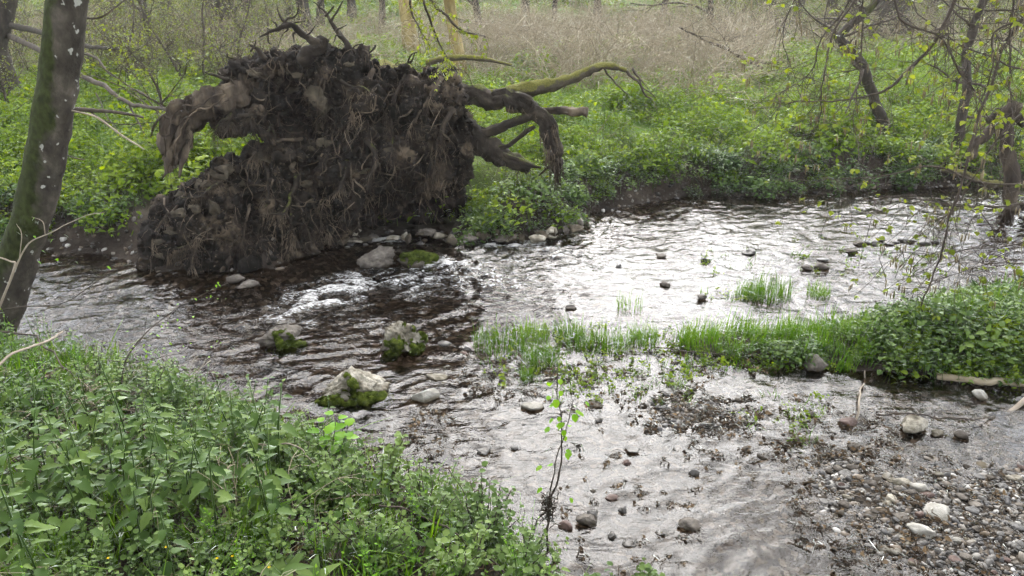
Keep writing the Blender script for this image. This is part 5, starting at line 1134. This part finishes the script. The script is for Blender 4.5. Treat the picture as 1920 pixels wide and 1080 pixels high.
# leaning trunk at the left
TY = 6.2
T1 = [at(-75, 760, TY), at(-22, 650, TY), at(14, 560, TY), at(42, 460, TY), at(72, 360, TY), at(105, 180, TY), at(128, 0, TY), at(150, -200, TY + .1), at(190, -520, TY + .3), at(240, -900, TY + .6)]
T1[0][2] = min(T1[0][2], hz(T1[0][0], T1[0][1]) - 0.1)
LT = thing("leaning_tree", (float(T1[1][0]), TY, hz(T1[1][0], TY)), "leaning mossy tree trunk with white lichen spots on the near bank", "tree")
P, R = spline(T1, [.22, .16, .15, .152, .15, .145, .14, .13, .11, .08], 9)
V, F = tube(P, R, 28, 0.1, 5.0, 2.0); b = MB(); b.add(V, F); b.build("trunk", [M['bark_moss']], LT)
def LP(x, y, dy=0.0): return at(x, y, TY + dy)
limb(LT, [LP(122, 205), LP(165, 206, .1), LP(215, 210, .2), LP(272, 219, .3)], .022, .01, 'twig', 8, .02, 1)
limb(LT, [LP(150, 30), LP(172, 35, .1), LP(195, 30, .15), LP(235, 0, .2), LP(260, -30, .3)], .01, .006, 'twig', 6, .02, 2)
limb(LT, [LP(110, 275), LP(130, 290, .1), LP(160, 297, .15)], .009, .005, 'twig', 6, .02, 3)
limb(LT, [LP(125, 205), LP(180, 220, -.1), LP(230, 255, -.2), LP(270, 280, -.3)], .008, .005, 'twig_pale', 6, .02, 4)
limb(LT, [LP(170, 210, .1), LP(200, 228, .1), LP(245, 235, .1), LP(290, 230, .1)], .006, .003, 'twig', 5, .02, 5)
# crown above the picture with long hanging branches that dip into view
rs_ = np.random.RandomState(77); out = []
for k in range(9):
    i = int(rs_.uniform(0.72, 0.99) * (len(P) - 1)); a = rs_.uniform(0, 6.28)
    grow(rs_, P[i], np.array([math.cos(a), math.sin(a), 0.6]), 2.2, R[i] * 0.4, 1, out, 0.15, 0.03, (0, 5, 3))
b = MB()
for p_, r_, lev in out: V, F = tube(p_, np.maximum(r_, 0.003), 5 if lev < 2 else 3); b.add(V, F, 0, 0.5)
add_leaves(b, out, rs_, 900, 0.05, 1); b.build("crown", [M['twig'], M['young']], LT)
HANG = [([(190, -520), (420, -420), (640, -220), (770, -60), (850, 40), (905, 70)], .035, .006), ([(190, -520), (400, -460), (600, -300), (740, -120), (790, 0), (830, 90), (850, 130)], .03, .004), ([(240, -700), (520, -500), (680, -250), (760, -80), (770, 20), (800, 80)], .03, .004)]
for k, (pp, r0, r1) in enumerate(HANG):
    Q, o = limb(LT, [at(x, y, TY + .3 + .35 * i) for i, (x, y) in enumerate(pp)], r0, r1, 'twig', 6, .06, 20 + k)
    fo = MB(); tb = MB(); rr = np.random.RandomState(90 + k)
    for i in range(24):
        j = rr.randint(int(len(Q) * 0.55), len(Q)); d = rr.normal(0, 1, 3) + [0.2, 0, -0.8]; d /= np.linalg.norm(d); e = Q[j] + d * rr.uniform(0.12, 0.4)
        V, F = tube([Q[j], (Q[j] + e) / 2 + rr.normal(0, .02, 3), e], [.003, .0022, .0012], 3); tb.add(V, F)
        for _ in range(7): w = rr.rand(); fo.add(put(LEAF_M[0], rr.uniform(0.025, 0.05), rr.uniform(0, 6.28), rr.normal(-0.5, 0.4), Q[j] * (1 - w) + e * w + rr.normal(0, .012, 3), rr.normal(0, .4)), LEAF_M[1], 0, rr.rand())
    w_ = tb.build("twigs", [M['twig']], o); w_.matrix_parent_inverse = Matrix(); q_ = fo.build("leaves", [M['young']], o); w_["kind"] = "stuff"; q_["kind"] = "stuff"
# pale bare branch hanging in front of the leaning trunk
PB = thing("pale_branch", LP(-40, 690, -.9), "pale forked bare branch in front of the foot of the leaning trunk", "branch")
limb(PB, [LP(-60, 700, -.9), LP(0, 572, -.9), LP(28, 500, -.9), LP(20, 490, -.9), LP(-10, 478, -.9)], .011, .005, 'twig_pale', 6, .02, 31)
limb(PB, [LP(26, 508, -.9), LP(45, 470, -.9), LP(60, 452, -.9), LP(85, 440, -.9), LP(150, 412, -.8), LP(200, 400, -.7)], .007, .002, 'twig_pale', 6, .02, 32)
limb(PB, [LP(-10, 585, -.9), LP(40, 575, -.9), LP(110, 570, -.85), LP(160, 540, -.8), LP(205, 505, -.8)], .006, .002, 'twig', 5, .02, 33)
limb(PB, [LP(36, 488, -.9), LP(40, 440, -.9), LP(30, 420, -.9)], .004, .0015, 'twig_pale', 5, .02, 34)
limb(PB, [LP(85, 440, -.9), LP(80, 415, -.88), LP(62, 405, -.86)], .004, .0015, 'twig_pale', 5, .02, 35)
fo = MB()
for (x, y) in [(65, 408), (48, 440), (62, 442), (72, 415), (100, 448), (78, 470), (70, 490), (105, 485), (195, 400), (120, 440), (210, 440), (30, 435), (200, 500), (160, 430), (140, 490)]:
    fo.add(put(LEAF_M[0], R_.uniform(0.025, 0.04), R_.uniform(0, 6.28), -0.6, LP(x, y, -.88), R_.normal(0, .4)), LEAF_M[1], 0, R_.rand() * 0.5)
q_ = fo.build("leaves", [M['fresh']], PB); q_["kind"] = "stuff"
# thin budding sapling over the water by the near bank
c = ground_at(225, 745); SAP = thing("budding_sapling", c, "thin budding sapling arching over the water from the near bank", "sapling")
a0 = np.array(c); Yq = c[1]
limb(SAP, [a0, at(245, 660, Yq + .1), at(330, 580, Yq + .4), at(430, 530, Yq + .6)], .006, .0018, 'twig', 5, .02, 41)
limb(SAP, [a0, at(180, 680, Yq), at(245, 680, Yq + .1), at(320, 665, Yq + .3), at(400, 650, Yq + .5)], .005, .0018, 'twig', 5, .02, 42)
limb(SAP, [at(245, 660, Yq + .1), at(270, 630, Yq + .1), at(280, 590, Yq + .1)], .003, .0012, 'twig', 5, .02, 43)
fo = MB()
for k in range(70):
    t = R_.rand(); x, y = (245 + 185 * t, 660 - 130 * t) if k % 2 else (245 + 155 * t, 680 - 30 * t); fo.add(put(LEAF_M[0], R_.uniform(0.014, 0.03), R_.uniform(0, 6.28), R_.normal(0, .5), at(x + R_.normal(0, 12), y + R_.normal(0, 12), Yq + .1 + .5 * t), R_.normal(0, .4)), LEAF_M[1], 0, R_.rand() * 0.7)
q_ = fo.build("leaves", [M['fresh']], SAP); q_["kind"] = "stuff"

# second tree in the left corner with dead branches reaching right
c2 = ground_at(10, 192); T2 = float(c2[1]); K2 = T2 / 9.6                # farther off: sizes grow with K2
CT = thing("corner_tree", [float(v) for v in c2], "grey tree in the upper corner behind the leaning trunk, with dead branches", "tree")
P, R = spline([at(14, 195, T2), at(6, 150, T2), at(-8, 90, T2), at(-2, 40, T2), at(14, -40, T2), at(30, -200, T2), at(20, -500, T2), at(20, -900, T2)], np.array([.26, .16, .12, .14, .14, .13, .11, .08]) * K2, 7)
V, F = tube(P, R, 16, 0.12, 5.0, 5.0); b = MB(); b.add(V, F); b.build("trunk", [M['bark']], CT)
def L2(x, y, dy=0.0): return at(x, y, float(np.interp(x, [20, 150, 335], [T2, 12.4, 10.0])))
limb(CT, [L2(22, 48), L2(80, 62, -.2), L2(150, 85, -.4), L2(218, 90, -.6)], .05 * 1.25, .018 * 1.25, 'bark', 9, .03, 51)
limb(CT, [L2(18, 68), L2(75, 95, -.2), L2(140, 135, -.4), L2(195, 162, -.6), L2(240, 193, -.7), L2(310, 205, -.8), L2(335, 215, -.8)], .045 * 1.25, .012 * 1.25, 'twig', 9, .04, 52)
limb(CT, [L2(140, 100, -.3), L2(180, 107, -.4), L2(205, 138, -.5), L2(260, 170, -.6), L2(320, 215, -.7)], .018 * 1.25, .007 * 1.25, 'twig', 7, .04, 53)
limb(CT, [L2(330, 205, -.8), L2(300, 222, -.8), L2(285, 240, -.8), L2(278, 283, -.8)], .018 * 1.25, .01 * 1.25, 'twig', 7, .03, 54)
limb(CT, [L2(278, 283, -.8), L2(235, 258, -.7), L2(190, 225, -.6), L2(165, 212, -.5)], .014 * 1.25, .006 * 1.25, 'twig_pale', 7, .03, 55)
limb(CT, [L2(240, 193, -.7), L2(262, 235, -.7), L2(280, 275, -.7)], .012 * 1.25, .006 * 1.25, 'twig', 6, .03, 56)
limb(CT, [L2(180, 175, -.5), L2(200, 215, -.5), L2(230, 255, -.5)], .01 * 1.25, .004 * 1.25, 'twig', 6, .04, 57)
limb(CT, [L2(300, 205, -.8), L2(330, 204, -.9), L2(350, 200, -1.0)], .008 * 1.25, .003 * 1.25, 'twig', 6, .03, 58)
limb(CT, [L2(0, 215), L2(25, 222, -.1), L2(50, 232, -.2)], .02 * 1.25, .006 * 1.25, 'twig', 6, .03, 59)
limb(CT, [L2(0, 245), L2(30, 238, -.1), L2(55, 230, -.2)], .016 * 1.25, .005 * 1.25, 'twig', 6, .03, 60)
rs_ = np.random.RandomState(78); out = []
for k in range(9):
    i = int(rs_.uniform(0.6, 0.99) * (len(P) - 1)); a = rs_.uniform(0, 6.28); grow(rs_, P[i], np.array([math.cos(a), math.sin(a), 0.6]), 3.6, R[i] * 0.4, 1, out, 0.15, 0.03, (0, 5, 3))
for k in range(9):
    x = rs_.uniform(90, 330); grow(rs_, L2(x, 60 + x * 0.45, -.5), np.array([rs_.normal(), -.2, rs_.normal()]), 1.1, .011, 2, out, 0.2, 0.0, (0, 5, 4, 3), 5)
b = MB()
for p_, r_, lev in out: V, F = tube(p_, np.maximum(r_, 0.004), 5 if lev < 2 else 3); b.add(V, F, 0, 0.5)
add_leaves(b, out, rs_, 1300, 0.055, 1); b.build("crown", [M['twig'], M['young']], CT)

# crooked sapling and slim stem on the right far bank
def stem_tree(name, pts, r0, r1, label, seed, mat='bark', leaves=120, lv=(0, 4, 3)):
    o = thing(name, [float(v) for v in pts[0]], label, "young tree"); P, R = spline(pts, np.linspace(r0, r1, len(pts)), 7)
    P = P + np.stack([fbm(P, 1.6, 3, 0.5, seed + 10.0 * q) for q in range(3)], 1) * 0.05
    V, F = tube(P, R, 9, 0.2, 6.0, seed); b = MB(); b.add(V, F); b.build("trunk", [M[mat]], o)
    rs_ = np.random.RandomState(seed); out = []
    for k in range(10):
        i = int(rs_.uniform(0.25, 0.99) * (len(P) - 1)); grow(rs_, P[i], np.array([rs_.normal(), rs_.normal() * .6, rs_.uniform(-.3, .5)]), 1.0, R[i] * 0.35, 1, out, 0.2, 0.0, lv, 6)
    b = MB()
    for p_, r_, lev in out: V, F = tube(p_, np.maximum(r_, 0.0025), 5 if lev < 2 else 3); b.add(V, F, 0, 0.5)
    add_leaves(b, out, rs_, leaves, 0.055, 1, 1); b.build("crown", [M['twig'], M['young']], o); return o
def g0(px, py): return ground_at(px, py)
q = g0(1668, 262); Yq = q[1]
stem_tree("crooked_sapling", [q, at(1650, 215, Yq), at(1628, 160, Yq), at(1615, 115, Yq), at(1578, 82, Yq), at(1575, 70, Yq), at(1600, 45, Yq), at(1640, 5, Yq), at(1680, -80, Yq), at(1700, -250, Yq)], .1, .05, "crooked dark sapling bending left then back up on the far bank", 61)
q = g0(1795, 300); Yq = q[1]
stem_tree("slim_tree", [q, at(1800, 260, Yq), at(1812, 180, Yq), at(1816, 100, Yq), at(1832, 40, Yq), at(1850, -40, Yq), at(1840, -250, Yq)], .085, .05, "slim straight tree at the water edge near the mossy stump", 62)
q = g0(1480, 150); Yq = q[1]
FB = stem_tree("leaning_dead_sapling", [q, at(1410, 118, Yq), at(1370, 95, Yq), at(1310, 70, Yq), at(1270, 50, Yq)], .05, .02, "thin dead sapling leaning far left over the meadow", 63, 'twig', 30)

# mossy coppice stump at the right edge
q = g0(1895, 400); sy = q[1]
SPX = thing("coppice_stump", [float(v) for v in q], "knobbly mossy coppice stump standing in the water at the right edge", "tree stump")
def SPp(x, y, dy=0.0): return at(x, y, sy + dy)
for k, (pts, r0, r1, mt) in enumerate([([(1905, 470), (1900, 400), (1895, 320), (1885, 240), (1905, 190)], .11, .09, 'rootwood'), ([(1935, 480), (1950, 380), (1945, 260), (1960, 120), (1990, -100)], .13, .1, 'bark'), ([(1890, 250), (1860, 240), (1835, 270), (1815, 300)], .06, .07, 'rootwood'), ([(1900, 350), (1850, 345), (1815, 325), (1770, 318)], .07, .04, 'moss_wood'), ([(1915, 380), (1885, 420), (1870, 450)], .09, .07, 'root'), ([(1920, 230), (1885, 205), (1850, 225)], .06, .05, 'root'), ([(1910, 430), (1925, 470), (1890, 480)], .1, .06, 'moss_wood')]):
    limb(SPX, [SPp(x, y, 0.04 * k) for x, y in pts], r0, r1, mt, 12, .06, 70 + k, "root" if k else "trunk", rough=0.45)

# hazel overhanging from the right: trunk outside the picture, long drooping branches in view
HZ = thing("overhanging_hazel", (6.6, 5.9, hz(6.6, 5.9)), "hazel with drooping twigs, young leaves and catkins hanging in from the right", "hazel")
limb(HZ, [np.array([6.6, 5.9, -0.1]), np.array([6.5, 6.0, 1.6]), np.array([6.2, 6.2, 3.2]), np.array([5.9, 6.4, 4.6])], .13, .07, 'bark', 12, .05, 80, "trunk")
HB = [([(2050, 420), (1985, 330), (1960, 480), (1800, 505), (1700, 560)], 6.6, .007), ([(2050, -100), (1900, 60), (1860, 150), (1800, 340), (1780, 430), (1740, 540), (1735, 600), (1760, 640)], 6.4, .012),
      ([(1900, -150), (1800, -20), (1755, 75), (1700, 130), (1665, 165), (1600, 185), (1540, 195), (1470, 195)], 6.8, .016), ([(1750, -160), (1680, 20), (1760, 70), (1810, 150), (1850, 220), (1880, 300)], 6.6, .010), ([(1700, -160), (1610, -10), (1560, 60), (1545, 150), (1535, 230), (1500, 270)], 7.0, .010),
      ([(1660, -160), (1620, 0), (1615, 60), (1610, 140), (1600, 220), (1625, 290)], 7.0, .007), ([(1650, -140), (1595, 0), (1540, 70), (1520, 130), (1480, 160), (1410, 195)], 7.2, .009), ([(2040, -60), (1930, 30), (1865, 60), (1862, 130), (1835, 200), (1790, 290)], 6.2, .008),
      ([(2100, 150), (1960, 190), (1880, 250), (1830, 330), (1790, 380), (1740, 420)], 6.6, .010), ([(2080, 250), (1960, 330), (1870, 345), (1760, 315), (1640, 330), (1545, 335)], 6.7, .012), ([(2090, 330), (1970, 370), (1880, 385), (1800, 385), (1700, 372), (1610, 375)], 6.5, .011), ([(2100, 420), (1980, 450), (1900, 455), (1780, 470), (1650, 480)], 6.4, .008),
      ([(1960, -120), (1900, 20), (1895, 110), (1905, 200), (1890, 280)], 6.3, .008), ([(1560, -160), (1500, -20), (1470, 60), (1490, 130), (1560, 170)], 7.6, .006), ([(2060, 80), (1950, 130), (1830, 100), (1740, 40), (1690, -20)], 6.9, .010), ([(1980, -150), (1930, 0), (1870, 20), (1800, 20), (1770, 50), (1778, 110)], 6.4, .007)]
hub = np.array([6.0, 6.3, 4.2])
for k, (pp, Yb, r0) in enumerate(HB):
    pts = [at(x, y, Yb) for x, y in pp]
    st_ = hub if pp[0][1] < 60 else np.array([6.4, 6.05, 2.4])
    Q, o = limb(HZ, [st_] + pts, r0 * 1.5, max(0.0022, r0 * 0.22), 'twig', 6, .05, 100 + k)
    rr = np.random.RandomState(300 + k); tb, fo, ck = MB(), MB(), MB(); n0 = 7
    for i in range(52):
        j = rr.randint(n0, len(Q)); d = rr.normal(0, 1, 3) + [-0.3, 0, -0.7]; d /= np.linalg.norm(d); e = Q[j] + d * rr.uniform(0.12, 0.62) + [0, 0, -0.06]
        V, F = tube([Q[j], Q[j] * .66 + e * .34 + rr.normal(0, .03, 3), Q[j] * .3 + e * .7 + rr.normal(0, .03, 3), e], [.003, .0026, .002, .0012], 4); tb.add(V, F)
        if rr.rand() < (0.62 if pp[-1][1] > 240 else 0.45):
            yaw = rr.uniform(0, 6.28)
            for q in range(3): fo.add(put(LEAF_H[0], rr.uniform(0.03, 0.058), yaw + (q - 1) * 1.0 + rr.normal(0, .2), rr.normal(-0.35, 0.25), e + rr.normal(0, .008, 3), rr.normal(0, .3)), LEAF_H[1], 0, rr.rand())
        if rr.rand() < 0.3:
            for q in range(rr.randint(2, 4)):
                a = e + rr.normal(0, .012, 3); L = rr.uniform(0.05, 0.085); V, F = tube([a, a + [0, 0, -L * .5], a + [0.004, 0, -L]], [.004, .0055, .0035], 5); ck.add(V, F, 0, rr.rand())
    for nm, bb, mt in (("twigs", tb, 'twig'), ("leaves", fo, 'young'), ("catkins", ck, 'catkin')):
        if bb.n: w_ = bb.build(nm, [M[mt]], o); w_["kind"] = "stuff"

# thicket of thin leafing twigs behind the left bank: a mass no one could count
def thicket_mesh(seed):
    rs_ = np.random.RandomState(seed); out = []
    for k in range(3): grow(rs_, np.array([rs_.normal(0, .15), rs_.normal(0, .15), 0]), np.array([rs_.normal(0, .35), rs_.normal(0, .35), 1.0]), rs_.uniform(1.3, 2.3), 0.012, 1, out, 0.14, 0.05, (0, 6, 4), 7)
    b = MB()
    for p_, r_, lev in out: V, F = tube(p_, np.maximum(r_, 0.0022), 3); b.add(V, F, 0, 0.5)
    add_leaves(b, out, rs_, 190, 0.048, 1, 2); return b.mesh("leafing_twigs", [M['twig'], M['young']])
TH_ = [thicket_mesh(1500 + k) for k in range(5)]
P, px, py = land_points(2300, -18, 20, 13, 40, lambda x, y, px, py, d, s: inview(px, py) & (((px < 560) & (py < 185) & (R_.rand(len(x)) < 0.5)) | ((px > 1280) & (py < 95) & (R_.rand(len(x)) < 0.3))))
scatter("thicket", P, rnd_rot(len(P), 0.12), R_.uniform(0.6, 1.2, len(P)), R_.randint(0, 5, len(P)), TH_, "thicket of thin twigs with yellow-green young leaves behind the far bank", "thicket")

# unseen trees added behind and beside the viewer to shade bank and root plate
sh_out = []; rs_ = np.random.RandomState(91)
for k in range(12): grow(rs_, np.array([0, 0, 3.2 + 0.4 * k]), np.array([math.cos(k * 2.4), math.sin(k * 2.4), 0.45]), 3.6 - 0.15 * k, 0.07, 1, sh_out, 0.12, 0.02, (0, 6, 4))
b = MB()
for p_, r_, lev in sh_out: V, F = tube(p_, np.maximum(r_, 0.004), 5 if lev < 2 else 3); b.add(V, F, 0, 0.5)
add_leaves(b, sh_out, rs_, 5200, 0.14, 1, 2); cr_me = b.mesh("crown", [M['twig'], M['young']])
V, F = tube(np.array([[0, 0, -0.3], [0.05, 0, 2.5], [0, 0.1, 5], [0.1, 0, 8.2]]), [.2, .16, .13, .05], 12, 0.15, 4.0, 1.0); b = MB(); b.add(V, F); tr_me = b.mesh("trunk", [M['bark']])
for k, (x, y) in enumerate([(-3.4, -1.6), (3.2, -2.2), (0.0, -4.6), (-6.8, 0.6), (-4.0, -6.0), (5.0, -6.0)]):
    o = thing("tree", (x, y, hz(x, y)), "unseen tree added behind the viewer to shade the near bank", "tree", "unseen shade trees added behind the viewer"); o.rotation_euler = (0, 0, k * 1.7)
    link("trunk", tr_me, o); link("crown", cr_me, o)

# ------------------------------------------------------------------ moist air over the meadow
hb = bmesh.new(); bmesh.ops.create_cube(hb, size=1.0)
bmesh.ops.scale(hb, vec=(420, 300, 52), verts=hb.verts); bmesh.ops.translate(hb, vec=(0, 95, 24), verts=hb.verts)
hm = bpy.data.meshes.new("haze"); hb.to_mesh(hm); hb.free()
m, ns, ls = new_mat("moist_air"); out_ = node(ns, "ShaderNodeOutputMaterial"); pv = node(ns, "ShaderNodeVolumePrincipled")
pv.inputs["Color"].default_value = (0.95, 0.96, 1.0, 1); pv.inputs["Density"].default_value = 0.0008; pv.inputs["Anisotropy"].default_value = 0.3
ls.new(pv.outputs[0], out_.inputs["Volume"]); hm.materials.append(m)
tag(link("haze", hm), "thin pale haze over the meadow and the far wood", "haze", kind="stuff")
